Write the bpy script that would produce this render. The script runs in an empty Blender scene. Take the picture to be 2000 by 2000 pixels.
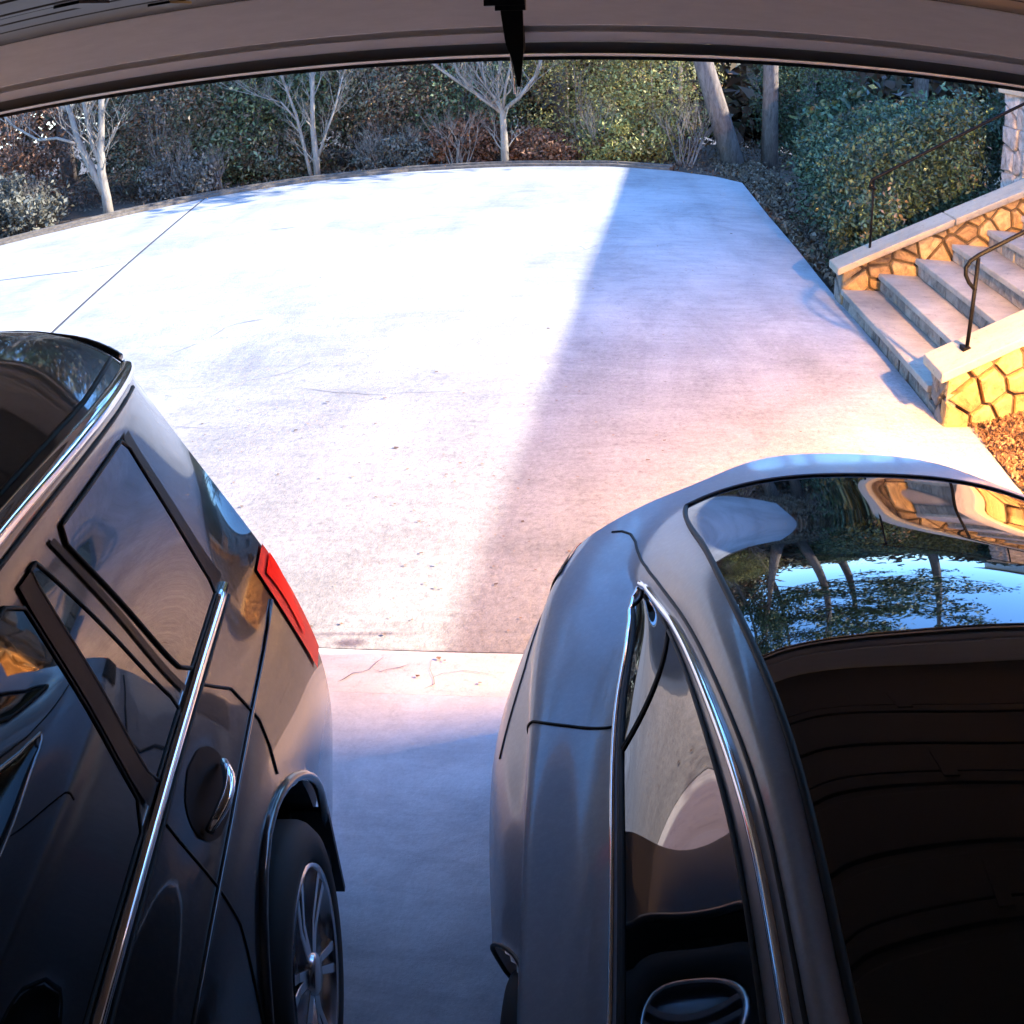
import bpy, bmesh, math, random
import numpy as np
from math import radians, sin, cos, pi, hypot, atan2, sqrt
from mathutils import Vector, Matrix

SC = bpy.context.scene
COL = SC.collection
rnd = random.Random(7)
nrg = np.random.default_rng(11)

# ------------------------------------------------------------------ camera
CAMH = 2.4
def make_camera():
    p, yaw, roll = radians(27.3), radians(4.8), radians(-1.8)
    f = Vector((-sin(yaw) * cos(p), cos(yaw) * cos(p), -sin(p)))
    r = Vector((cos(yaw), sin(yaw), 0)); u = r.cross(f)
    r2 = r * cos(roll) + u * sin(roll); u2 = -r * sin(roll) + u * cos(roll)
    cd = bpy.data.cameras.new('garage_camera')
    cd.type = 'PANO'
    cd.panorama_type = 'FISHEYE_EQUISOLID'
    cd.sensor_width = 36.0; cd.sensor_height = 36.0
    cd.fisheye_lens = 36.0 * 1950.0 / 2000.0
    cd.fisheye_fov = radians(170)
    cd.clip_start = 0.02; cd.clip_end = 1500
    o = bpy.data.objects.new('garage_camera', cd); COL.objects.link(o)
    m = Matrix((r2, u2, -f)).transposed().to_4x4()
    m.translation = Vector((0, 0, CAMH))
    o.matrix_world = m
    SC.camera = o
make_camera()

# ------------------------------------------------------------------ world, sun, exposure
SUN_EL = 27.5                      # degrees above the horizon
SUN_AZ = Vector((1.0, 0.10, 0)).normalized()     # horizontal direction towards the sun (from the right)
world = bpy.data.worlds.new('World'); SC.world = world; world.use_nodes = True
nt = world.node_tree; nt.nodes.clear()
wo = nt.nodes.new('ShaderNodeOutputWorld'); wb = nt.nodes.new('ShaderNodeBackground')
sk = nt.nodes.new('ShaderNodeTexSky'); sk.sky_type = 'NISHITA'; sk.sun_disc = False
sk.sun_elevation = radians(SUN_EL)
sk.sun_rotation = atan2(SUN_AZ.x, SUN_AZ.y)
sk.altitude = 0; sk.air_density = 1.0; sk.dust_density = 0.0; sk.ozone_density = 10.0
wb.inputs['Strength'].default_value = 0.15
nt.links.new(sk.outputs[0], wb.inputs[0]); nt.links.new(wb.outputs[0], wo.inputs[0])
sl = bpy.data.lights.new('sun', 'SUN'); sl.energy = 2.0; sl.angle = radians(0.4); sl.color = (1.0, 0.93, 0.82)
so = bpy.data.objects.new('sun', sl); COL.objects.link(so)
sd = Vector((SUN_AZ.x * cos(radians(SUN_EL)), SUN_AZ.y * cos(radians(SUN_EL)), sin(radians(SUN_EL))))
so.rotation_euler = sd.to_track_quat('Z', 'Y').to_euler(); so.location = sd * 60
SC.view_settings.view_transform = 'Standard'; SC.view_settings.look = 'None'
SC.view_settings.gamma = 1.0; SC.view_settings.exposure = 3.0
SC.view_settings.use_curve_mapping = False
try:
    SC.cycles.max_bounces = 8; SC.cycles.diffuse_bounces = 4; SC.cycles.glossy_bounces = 4
    SC.cycles.use_denoising = True
except Exception:
    pass

# ------------------------------------------------------------------ materials
def mat(name, color, rough=0.6, metal=0.0, coat=0.0, spec=0.5, emis=None, estr=0.0, alpha=None):
    m = bpy.data.materials.new(name); m.use_nodes = True
    b = m.node_tree.nodes['Principled BSDF']
    b.inputs['Base Color'].default_value = (*color, 1)
    b.inputs['Roughness'].default_value = rough
    b.inputs['Metallic'].default_value = metal
    b.inputs['Coat Weight'].default_value = coat
    b.inputs['Coat Roughness'].default_value = 0.03
    b.inputs['Specular IOR Level'].default_value = spec
    if emis:
        b.inputs['Emission Color'].default_value = (*emis, 1); b.inputs['Emission Strength'].default_value = estr
    return m

def N(m, t, **k):
    n = m.node_tree.nodes.new(t)
    for a, v in k.items():
        if a in n.inputs: n.inputs[a].default_value = v
        else: setattr(n, a, v)
    return n
def lk(m, a, b): m.node_tree.links.new(a, b)
def ramp(m, fac, stops):
    r = N(m, 'ShaderNodeValToRGB'); cr = r.color_ramp
    while len(cr.elements) < len(stops): cr.elements.new(0.5)
    for e, (p, c) in zip(cr.elements, stops):
        e.position = p; e.color = (*c, 1) if len(c) == 3 else c
    lk(m, fac, r.inputs[0]); return r
def coords(m, kind='Object', scale=(1, 1, 1)):
    tc = N(m, 'ShaderNodeTexCoord'); mp = N(m, 'ShaderNodeMapping'); mp.inputs['Scale'].default_value = scale
    lk(m, tc.outputs[kind], mp.inputs[0]); return mp.outputs[0]
def noise(m, vec, scale, detail=6, rough=0.6, dist=0.0):
    n = N(m, 'ShaderNodeTexNoise'); n.inputs['Scale'].default_value = scale; n.inputs['Detail'].default_value = detail
    n.inputs['Roughness'].default_value = rough; n.inputs['Distortion'].default_value = dist
    lk(m, vec, n.inputs['Vector']); return n.outputs[0]
def mixc(m, fac, a, b, mode='MIX'):
    n = N(m, 'ShaderNodeMix', data_type='RGBA', blend_type=mode)
    if isinstance(fac, float): n.inputs[0].default_value = fac
    else: lk(m, fac, n.inputs[0])
    for i, v in ((6, a), (7, b)):
        if isinstance(v, tuple): n.inputs[i].default_value = (*v, 1)
        else: lk(m, v, n.inputs[i])
    return n.outputs[2]
def bump(m, h, strength=0.3, dist=0.01):
    n = N(m, 'ShaderNodeBump'); n.inputs['Strength'].default_value = strength; n.inputs['Distance'].default_value = dist
    lk(m, h, n.inputs['Height']); lk(m, n.outputs[0], m.node_tree.nodes['Principled BSDF'].inputs['Normal'])
def setc(m, c): lk(m, c, m.node_tree.nodes['Principled BSDF'].inputs['Base Color'])

def concrete(name, lo, hi, seed=0.0, pits=0.35, bstr=0.35):
    m = mat(name, hi, 0.85)
    v = coords(m)
    a = noise(m, v, 0.55, 5, 0.65, 0.6); r1 = ramp(m, a, [(0.3, lo), (0.62, hi)])
    b = noise(m, coords(m, scale=(1.2, 5.5, 1)), 1.3, 8, 0.75, 0.4)
    r2 = ramp(m, b, [(0.36, (0.72, 0.72, 0.73)), (0.55, (1, 1, 1))])
    c = mixc(m, 0.55, r1.outputs[0], r2.outputs[0], 'MULTIPLY')
    s = noise(m, v, 16.0, 6, 0.8); r3 = ramp(m, s, [(0.33, (0.55, 0.55, 0.56)), (0.45, (1, 1, 1))])
    c = mixc(m, pits, c, r3.outputs[0], 'MULTIPLY')
    f = noise(m, v, 90.0, 3, 0.7); r4 = ramp(m, f, [(0.25, (0.82, 0.82, 0.82)), (0.7, (1.06, 1.06, 1.06))])
    c = mixc(m, 0.6, c, r4.outputs[0], 'MULTIPLY')
    setc(m, c); bump(m, s, bstr, 0.012)
    return m
M = {}
def shade_and_tracks(m, strength=0.75):  # mottled darkening near the garage paints in the building's shade; tracks are dirt
    nt_ = m.node_tree; b = nt_.nodes['Principled BSDF']; src = b.inputs['Base Color'].links[0].from_socket
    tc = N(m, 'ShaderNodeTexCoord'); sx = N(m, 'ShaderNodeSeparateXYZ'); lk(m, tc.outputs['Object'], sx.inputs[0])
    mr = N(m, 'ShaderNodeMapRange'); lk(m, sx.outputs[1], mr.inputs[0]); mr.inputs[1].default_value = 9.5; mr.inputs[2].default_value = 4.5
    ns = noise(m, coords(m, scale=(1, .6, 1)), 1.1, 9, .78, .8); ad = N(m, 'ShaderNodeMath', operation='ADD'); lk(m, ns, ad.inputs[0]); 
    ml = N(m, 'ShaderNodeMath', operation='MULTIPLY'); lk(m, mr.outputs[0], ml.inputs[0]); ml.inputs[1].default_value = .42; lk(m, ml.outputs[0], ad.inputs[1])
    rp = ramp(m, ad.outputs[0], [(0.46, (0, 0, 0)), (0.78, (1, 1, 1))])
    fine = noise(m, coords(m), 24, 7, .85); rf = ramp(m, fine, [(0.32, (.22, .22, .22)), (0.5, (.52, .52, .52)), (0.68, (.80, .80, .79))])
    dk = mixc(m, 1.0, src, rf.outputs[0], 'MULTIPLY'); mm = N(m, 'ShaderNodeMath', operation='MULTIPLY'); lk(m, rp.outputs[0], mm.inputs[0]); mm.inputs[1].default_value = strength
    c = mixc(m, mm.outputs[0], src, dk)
    # tyre tracks running out of the two bays
    wv = N(m, 'ShaderNodeMath', operation='PINGPONG'); lk(m, sx.outputs[0], wv.inputs[0]); wv.inputs[1].default_value = .85
    tn = noise(m, coords(m, scale=(3, .5, 1)), 2.2, 8, .8); a2 = N(m, 'ShaderNodeMath', operation='MULTIPLY_ADD'); lk(m, tn, a2.inputs[0]); a2.inputs[1].default_value = .5; lk(m, wv.outputs[0], a2.inputs[2])
    r3 = ramp(m, a2.outputs[0], [(0.22, (.80, .80, .80)), (0.42, (1, 1, 1))])
    setc(m, mixc(m, 0.55, c, r3.outputs[0], 'MULTIPLY'))
M['drive'] = concrete('driveway_concrete', (0.33, 0.33, 0.325), (0.49, 0.48, 0.465), pits=0.65, bstr=0.8)
shade_and_tracks(M['drive'])
M['apron'] = concrete('worn_lip_concrete', (0.52, 0.51, 0.49), (0.72, 0.70, 0.68), pits=0.6)
M['gfloor'] = concrete('garage_floor_concrete', (0.58, 0.59, 0.60), (0.72, 0.73, 0.74), pits=0.2)
g_ = M['gfloor']; sp = N(g_, 'ShaderNodeTexVoronoi'); sp.inputs['Scale'].default_value = 2.6; lk(g_, coords(g_), sp.inputs['Vector'])
rs_ = ramp(g_, sp.outputs['Distance'], [(0.03, (.35, .34, .33)), (0.09, (1, 1, 1))]); src_ = g_.node_tree.nodes['Principled BSDF'].inputs['Base Color'].links[0].from_socket
st_ = noise(g_, coords(g_), 2.0, 9, .8, 1.0); rs2_ = ramp(g_, st_, [(0.35, (.72, .72, .73)), (0.6, (1, 1, 1))])
setc(g_, mixc(g_, 0.8, mixc(g_, 0.5, src_, rs_.outputs[0], 'MULTIPLY'), rs2_.outputs[0], 'MULTIPLY'))
M['tread'] = concrete('step_concrete', (0.15, 0.13, 0.10), (0.42, 0.37, 0.29), pits=0.85)
M['crack'] = mat('crack_grey', (0.16, 0.16, 0.165), 0.95)  # plain dark grey for the crack strips
M['filler'] = mat('joint_filler', (0.05, 0.05, 0.052), 0.95)
M['seal'] = mat('black_rubber', (0.012, 0.012, 0.013), 0.6)
M['recess'] = mat('dark_recess', (0.003, 0.003, 0.004), 0.35, spec=0.12)
M['blackmetal'] = mat('black_painted_metal', (0.012, 0.012, 0.014), 0.4)
M['rail'] = mat('handrail_paint', (0.003, 0.003, 0.004), 0.6, spec=0.1)
M['alum'] = mat('aluminium', (0.55, 0.55, 0.56), 0.35, 1.0)
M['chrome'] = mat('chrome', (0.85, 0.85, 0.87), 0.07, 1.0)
M['paintblack'] = mat('black_car_paint', (0.010, 0.011, 0.014), 0.30, 0.0, 1.0, 0.2)
M['paintgrey'] = mat('silver_grey_car_paint', (0.36, 0.37, 0.41), 0.5, 0.25, 0.6)
for k_, cr_ in (('paintgrey', .10), ('paintblack', .035)):
    m_ = M[k_]; v_ = coords(m_); n_ = noise(m_, v_, 3.5, 8, .75); b_ = m_.node_tree.nodes['Principled BSDF']
    r_ = ramp(m_, n_, [(0.35, (cr_ * .6,) * 3), (0.7, (cr_ * 1.8,) * 3)]); lk(m_, r_.outputs[0], b_.inputs['Coat Roughness'])
    n2_ = noise(m_, v_, 60, 4, .8); c0_ = tuple(b_.inputs['Base Color'].default_value)[:3]
    r2_ = ramp(m_, n2_, [(0.45, c0_), (0.8, tuple(min(1, q * 1.15 + .012) for q in c0_))]); setc(m_, r2_.outputs[0])
M['glass'] = mat('tinted_glass', (0.008, 0.009, 0.010), 0.02, 0.0, 0.0, 1.0)
M['glass'].node_tree.nodes['Principled BSDF'].inputs['IOR'].default_value = 1.62
M['rubber'] = mat('tyre_rubber', (0.02, 0.02, 0.021), 0.75)
M['rim'] = mat('alloy_rim', (0.6, 0.6, 0.62), 0.22, 1.0)
M['redlens'] = mat('red_lamp_lens', (1.0, 0.02, 0.012), 0.38, 0.85, 0.0, 0.2)
M['redglow'] = mat('red_lamp_reflector', (1.0, 0.10, 0.075), 0.45, 0.7, 0.0, 0.2)
M['white'] = mat('white_paint', (0.72, 0.72, 0.72), 0.5)
M['plate'] = mat('plate_white', (0.7, 0.7, 0.68), 0.4)
M['doorpanel'] = mat('door_steel_light', (0.52, 0.50, 0.48), 0.5)
v_ = coords(M['doorpanel'], scale=(1, 6, 6)); n_ = noise(M['doorpanel'], v_, 8, 6, 0.7)
setc(M['doorpanel'], ramp(M['doorpanel'], n_, [(0.3, (0.74, 0.73, 0.71)), (0.7, (0.82, 0.81, 0.79))]).outputs[0])
M['doorshade'] = mat('door_section_shaded', (0.008, 0.0075, 0.007), 0.6)  # same door as the pale section, overhead shade given as near-black colour
M['retainer'] = mat('door_retainer', (0.2, 0.2, 0.2), 0.5)
M['wallpaint'] = mat('garage_wall_paint', (0.80, 0.78, 0.75), 0.7)
M['ceil'] = mat('garage_ceiling', (0.75, 0.74, 0.72), 0.8)
def bumpy(m, scale, lo, hi, st=0.4, d=0.01, kind='Object'):
    v = coords(m, kind); n = noise(m, v, scale, 7, 0.7)
    setc(m, ramp(m, n, [(0.3, lo), (0.7, hi)]).outputs[0]); bump(m, n, st, d)
M['siding'] = mat('house_siding', (0.5, 0.5, 0.5), 0.7); bumpy(M['siding'], 3, (0.42, 0.42, 0.43), (0.5, 0.5, 0.5), 0.1)
M['roofing'] = mat('roof_shingle', (0.1, 0.1, 0.1), 0.9); bumpy(M['roofing'], 20, (0.06, 0.06, 0.065), (0.13, 0.125, 0.12))
M['mortar'] = mat('mortar', (0.17, 0.12, 0.08), 0.95); bumpy(M['mortar'], 30, (0.05, 0.035, 0.022), (0.11, 0.075, 0.05))
def stone_mat(name, a, b, c):
    m = mat(name, a, 0.8)
    oi = N(m, 'ShaderNodeObjectInfo'); r = ramp(m, oi.outputs['Random'], [(0.0, a), (0.5, b), (1.0, c)])
    n = noise(m, coords(m), 9, 8, 0.75, 0.5); r2 = ramp(m, n, [(0.30, (0.30, 0.25, 0.20)), (0.48, (0.8, 0.76, 0.7)), (0.66, (1.25, 1.2, 1.12))])
    setc(m, mixc(m, 1.0, r.outputs[0], r2.outputs[0], 'MULTIPLY')); bump(m, n, 1.0, 0.03); return m
M['stone'] = stone_mat('tan_fieldstone', (0.42, 0.26, 0.10), (0.50, 0.34, 0.16), (0.28, 0.17, 0.075))
M['greystone'] = stone_mat('grey_fieldstone', (0.24, 0.215, 0.18), (0.34, 0.30, 0.25), (0.16, 0.145, 0.125))
M['pillarstone'] = stone_mat('pale_pillar_stone', (0.42, 0.38, 0.35), (0.5, 0.46, 0.43), (0.36, 0.33, 0.31))
M['coping'] = concrete('coping_stone', (0.26, 0.21, 0.14), (0.44, 0.37, 0.26), pits=0.8)
M['ground'] = mat('leaf_litter_ground', (0.10, 0.07, 0.045), 0.95)
g = M['ground']; v = coords(g); n1 = noise(g, v, 1.2, 8, 0.8); n2 = noise(g, v, 22, 6, 0.8)
setc(g, mixc(g, 0.6, ramp(g, n1, [(0.3, (0.065, 0.048, 0.032)), (0.7, (0.16, 0.11, 0.07))]).outputs[0], ramp(g, n2, [(0.3, (0.35, 0.3, 0.28)), (0.7, (1.4, 1.3, 1.2))]).outputs[0], 'MULTIPLY')); bump(g, n2, 0.9, 0.03)
M['edging'] = mat('edging_timber', (0.12, 0.095, 0.075), 0.9); bumpy(M['edging'], 12, (0.06, 0.05, 0.04), (0.2, 0.165, 0.13))
M['mulch'] = mat('bark_chip', (0.16, 0.08, 0.04), 0.9)
def attr_mat(name, stops, rough=0.6, trans=0.0):
    m = mat(name, stops[0][1], rough)
    a = N(m, 'ShaderNodeAttribute'); a.attribute_name = 'tone'
    oi = N(m, 'ShaderNodeObjectInfo')
    r = ramp(m, a.outputs['Fac'], stops)
    r2 = ramp(m, oi.outputs['Random'], [(0.0, (0.82, 0.86, 0.8)), (1.0, (1.12, 1.08, 1.1))])
    setc(m, mixc(m, 1.0, r.outputs[0], r2.outputs[0], 'MULTIPLY'))
    if trans:
        m.node_tree.nodes['Principled BSDF'].inputs['Subsurface Weight'].default_value = 0
    return m
M['mulch'] = attr_mat('bark_chip', [(0, (0.06, 0.028, 0.014)), (0.6, (0.17, 0.085, 0.04)), (1, (0.30, 0.17, 0.09))], 0.9)
M['litter'] = attr_mat('dry_leaf', [(0, (0.07, 0.045, 0.028)), (0.6, (0.17, 0.11, 0.065)), (1, (0.30, 0.23, 0.16))], 0.8)
M['leafgreen'] = attr_mat('evergreen_leaf', [(0, (0.10, 0.07, 0.04)), (0.28, (0.06, 0.075, 0.03)), (0.6, (0.12, 0.17, 0.065)), (0.85, (0.20, 0.25, 0.11)), (1, (0.34, 0.34, 0.20))], 0.55)
M['leafteal'] = attr_mat('dark_evergreen_leaf', [(0, (0.025, 0.035, 0.016)), (0.3, (0.04, 0.062, 0.028)), (0.6, (0.07, 0.125, 0.055)), (0.85, (0.12, 0.19, 0.09)), (0.97, (0.16, 0.23, 0.13)), (1, (0.26, 0.19, 0.11))], 0.55)
M['leafyellow'] = attr_mat('yellow_green_leaf', [(0, (0.13, 0.08, 0.04)), (0.3, (0.22, 0.20, 0.06)), (0.65, (0.38, 0.36, 0.10)), (1, (0.5, 0.46, 0.2))], 0.6)
M['leafbrown'] = attr_mat('russet_leaf', [(0, (0.07, 0.035, 0.02)), (0.4, (0.18, 0.08, 0.04)), (0.75, (0.28, 0.135, 0.07)), (1, (0.32, 0.21, 0.14))], 0.7)
M['leafgrey'] = attr_mat('grey_green_leaf', [(0, (0.05, 0.045, 0.035)), (0.5, (0.12, 0.11, 0.085)), (1, (0.22, 0.205, 0.165))], 0.7)
M['leafmix'] = attr_mat('mixed_winter_leaf', [(0, (0.09, 0.05, 0.028)), (0.3, (0.19, 0.115, 0.065)), (0.45, (0.085, 0.08, 0.045)), (0.7, (0.15, 0.16, 0.085)), (1, (0.30, 0.26, 0.18))], 0.6)
def bark(name, lo, hi):
    m = mat(name, lo, 0.85); v = coords(m, scale=(1, 1, 0.25)); n = noise(m, v, 14, 7, 0.75, 0.6)
    setc(m, ramp(m, n, [(0.32, lo), (0.6, hi)]).outputs[0]); bump(m, n, 0.5, 0.01); return m
M['palebark'] = bark('pale_smooth_bark', (0.13, 0.11, 0.085), (0.29, 0.25, 0.20))
M['twigbark'] = bark('twig_bark', (0.13, 0.10, 0.08), (0.30, 0.25, 0.20))
M['pinebark'] = bark('pine_bark', (0.06, 0.045, 0.038), (0.22, 0.175, 0.145))
M['lampglass'] = mat('lit_lamp_glass', (1, 0.8, 0.5), 0.3, emis=(1.0, 0.55, 0.22), estr=12.0)

# ------------------------------------------------------------------ object helpers
def link(o, parent=None):
    COL.objects.link(o)
    if parent is not None: o.parent = parent
    return o
def mesh_obj(name, verts, faces, m, parent=None, smooth=False, tone=None):
    me = bpy.data.meshes.new(name)
    me.from_pydata([tuple(v) for v in verts], [], faces)
    if m is not None: me.materials.append(m)
    if smooth: me.polygons.foreach_set('use_smooth', [True] * len(me.polygons))
    if tone is not None:
        a = me.attributes.new('tone', 'FLOAT', 'FACE'); a.data.foreach_set('value', tone)
    me.update()
    return link(bpy.data.objects.new(name, me), parent)
def fast_mesh(name, V, F, m, parent=None, tone=None, smooth=False):
    """V (n,3) float array, F (k,4) int array of quads"""
    me = bpy.data.meshes.new(name)
    me.vertices.add(len(V)); me.vertices.foreach_set('co', np.asarray(V, dtype=np.float32).ravel())
    k, s = F.shape
    me.loops.add(k * s); me.loops.foreach_set('vertex_index', F.astype(np.int32).ravel())
    me.polygons.add(k); me.polygons.foreach_set('loop_start', np.arange(0, k * s, s, dtype=np.int32))
    try: me.polygons.foreach_set('loop_total', np.full(k, s, dtype=np.int32))
    except Exception: pass
    if tone is not None:
        a = me.attributes.new('tone', 'FLOAT', 'FACE'); a.data.foreach_set('value', np.asarray(tone, dtype=np.float32))
    me.materials.append(m)
    if smooth: me.polygons.foreach_set('use_smooth', np.ones(k, dtype=bool))
    me.update(calc_edges=True); me.validate()
    return link(bpy.data.objects.new(name, me), parent)
def thing(name, label, cat, loc=(0, 0, 0), rotz=0.0, group=None):
    o = bpy.data.objects.new(name, None); COL.objects.link(o)
    o.empty_display_size = 0.2
    o.location = loc; o.rotation_euler = (0, 0, rotz); o['label'] = label; o['category'] = cat
    if group: o['group'] = group
    return o
def tag(o, label, cat, group=None):
    o['label'] = label; o['category'] = cat
    if group: o['group'] = group
    return o
def box_bm(bm, x0, x1, y0, y1, z0, z1):
    vs = [bm.verts.new(p) for p in ((x0, y0, z0), (x1, y0, z0), (x1, y1, z0), (x0, y1, z0), (x0, y0, z1), (x1, y0, z1), (x1, y1, z1), (x0, y1, z1))]
    for f in ((0, 3, 2, 1), (4, 5, 6, 7), (0, 1, 5, 4), (1, 2, 6, 5), (2, 3, 7, 6), (3, 0, 4, 7)): bm.faces.new([vs[i] for i in f])
def bm_obj(name, bm, m, parent=None, bevel=0.0, smooth=False, seg=2):
    if bevel:
        bmesh.ops.bevel(bm, geom=list(bm.edges), offset=bevel, segments=seg, affect='EDGES', profile=0.5)
    bmesh.ops.recalc_face_normals(bm, faces=list(bm.faces))
    me = bpy.data.meshes.new(name); bm.to_mesh(me); bm.free(); me.materials.append(m)
    if smooth: me.polygons.foreach_set('use_smooth', [True] * len(me.polygons))
    return link(bpy.data.objects.new(name, me), parent)
def box(name, b, m, parent=None, bevel=0.0):
    bm = bmesh.new(); box_bm(bm, *b); return bm_obj(name, bm, m, parent, bevel)
def boxes(name, bs, m, parent=None, bevel=0.0):
    bm = bmesh.new()
    for b in bs: box_bm(bm, *b)
    return bm_obj(name, bm, m, parent, bevel)
def prism(name, poly, z0, z1, m, parent=None, bevel=0.0):
    bm = bmesh.new(); a = [bm.verts.new((x, y, z0)) for x, y in poly]; b = [bm.verts.new((x, y, z1)) for x, y in poly]
    bm.faces.new(a[::-1]); bm.faces.new(b)
    n = len(poly)
    for i in range(n): bm.faces.new((a[i], a[(i + 1) % n], b[(i + 1) % n], b[i]))
    return bm_obj(name, bm, m, parent, bevel)
def tube_geo(P, R, n=6, closed=False):
    """returns verts, faces of a tube along P with radii R"""
    P = [Vector(p) for p in P]; V = []; F = []
    if not hasattr(R, '__len__'): R = [R] * len(P)
    prev = None
    for i, p in enumerate(P):
        if closed: d = (P[(i + 1) % len(P)] - P[i - 1])
        else: d = (P[min(i + 1, len(P) - 1)] - P[max(i - 1, 0)])
        d.normalize()
        if prev is None:
            a = Vector((0, 0, 1)) if abs(d.z) < 0.9 else Vector((1, 0, 0))
            u = d.cross(a).normalized()
        else:
            u = (prev - d * prev.dot(d)).normalized()
        prev = u; w = d.cross(u)
        for k in range(n):
            t = 2 * pi * k / n
            V.append(p + (u * cos(t) + w * sin(t)) * R[i])
    m = len(P)
    for i in range(m if closed else m - 1):
        j = (i + 1) % m
        for k in range(n):
            F.append((i * n + k, i * n + (k + 1) % n, j * n + (k + 1) % n, j * n + k))
    if not closed:
        F.append(tuple(range(n))[::-1]); F.append(tuple(range((m - 1) * n, m * n)))
    return V, F
def tube(name, P, R, m, parent=None, n=8, closed=False):
    V, F = tube_geo(P, R, n, closed); return mesh_obj(name, V, F, m, parent, smooth=True)
def tubes(name, paths, m, parent=None, n=6):
    V = []; F = []
    for P, R in paths:
        v, f = tube_geo(P, R, n); b = len(V); V += v; F += [tuple(i + b for i in q) for q in f]
    return mesh_obj(name, V, F, m, parent, smooth=True)
def lathe(name, prof, m, parent=None, n=40, axis='X'):
    V = []; F = []
    for (r, h) in prof:
        for k in range(n):
            t = 2 * pi * k / n
            V.append((h, r * cos(t), r * sin(t)))
    for i in range(len(prof) - 1):
        for k in range(n): F.append((i * n + k, i * n + (k + 1) % n, (i + 1) * n + (k + 1) % n, (i + 1) * n + k))
    return mesh_obj(name, V, F, m, parent, smooth=True)

# ------------------------------------------------------------------ ground, driveway, garage floor
def far_edge_pts():
    base = [(-26, 2.0), (-20, 6.5), (-14, 10.6), (-11.2, 12.55), (-9.38, 13.91), (-7.99, 15.10), (-6.68, 16.45), (-5.01, 17.50), (-3.22, 18.16), (-1.35, 18.46), (0.53, 18.38), (1.5, 17.95), (2.28, 17.28), (2.63, 16.65)]
    return base
right_edge = [(2.63, 16.65), (2.52, 13.57), (2.47, 11.25), (2.43, 10.0), (2.41, 8.95), (2.40, 5.93), (2.66, 5.93), (2.60, 5.55), (2.59, 5.05), (2.62, 3.78)]
LIPY = 3.36; SLABY = 3.06
def terrain():
    nx, ny = 90, 90
    xs = np.concatenate([np.linspace(-160, -16, 18), np.linspace(-14, 14, 56), np.linspace(16, 160, 16)])
    ys = np.concatenate([np.linspace(-120, -12, 12), np.linspace(-10, 30, 60), np.linspace(33, 200, 20)])
    V = []
    for y in ys:
        for x in xs:
            z = -0.09 + 0.03 * sin(x * 1.7) * cos(y * 1.3)
            if y > 24: z -= min(9.0, (y - 24) * 0.14)
            if x > 3.2 and y > 9.5 : z -= min(1.0, (x - 3.2) * 0.12)
            V.append((x, y, z))
    nx = len(xs); F = []
    for j in range(len(ys) - 1):
        for i in range(nx - 1): F.append((j * nx + i, j * nx + i + 1, (j + 1) * nx + i + 1, (j + 1) * nx + i))
    o = mesh_obj('ground', V, F, M['ground'], smooth=True); o['kind'] = 'structure'
terrain()

drive = bpy.data.objects.new('driveway', None); COL.objects.link(drive); drive['kind'] = 'structure'
fe = far_edge_pts()
joint_a = (-6.21, 15.45); 
# control joint runs from the far edge to the lower left and on under the dark car
jtop = (-6.55, 16.53); jbot = (-4.30, 3.40); jmid = (-5.80, 11.55)
def lerp2(a, b, t): return (a[0] + (b[0] - a[0]) * t, a[1] + (b[1] - a[1]) * t)
def jx(y): # joint x at y
    pts = [(-6.62, 16.5), (-5.76, 11.53), (-5.19, 8.25), (-4.4, 3.40)]
    for (x0, y0), (x1, y1) in zip(pts, pts[1:]):
        if y <= y0 and y >= y1: return x0 + (x1 - x0) * (y0 - y) / (y0 - y1)
gap = 0.024
mainp = [(jx(16.5) + gap, 16.5)] + [p for p in fe if p[0] > -6.5] + right_edge[1:] + [(2.62, LIPY + .006), (-4.4, LIPY + .006), (jx(8.25) + gap, 8.25), (jx(11.53) + gap, 11.53)]
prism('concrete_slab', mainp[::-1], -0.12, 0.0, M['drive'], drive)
y_c = 11.22
farp = [(jx(16.45) - gap, 16.45), (jx(11.53) - gap, 11.53), (-6.41, y_c + gap), (-7.13, y_c + gap - 0.01), (-13.2, 10.97)] + [p for p in fe if -14 < p[0] < -6.9 and p[0] > -13]
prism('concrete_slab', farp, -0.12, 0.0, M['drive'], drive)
nearp = [(jx(11.50) - gap, 11.50), (jx(8.25) - gap, 8.25), (-4.4 - gap, LIPY + .006), (-26, LIPY - 3), (-26, 2.0), (-20, 6.5), (-14, 10.6), (-13.2, 10.95), (-7.13, y_c - gap - 0.01), (-6.41, y_c - gap)]
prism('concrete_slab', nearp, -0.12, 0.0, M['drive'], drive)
bed = prism('joint_filler', [(-14, 10.4), (-6.2, 3.0), (-3.0, 3.0), (-3.0, 16.0), (-7.5, 16.0), (-12.5, 11.4)], -0.11, -0.004, M['filler'], drive)

lip = box('worn_concrete_lip', (-3.4, 2.62, SLABY + 0.006, LIPY, -0.12, 0.0), M['apron'], drive)
gf = box('garage_floor', (-4.3, 2.95, -4.3, SLABY, -0.12, 0.004), M['gfloor']); gf['kind'] = 'structure'

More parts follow.
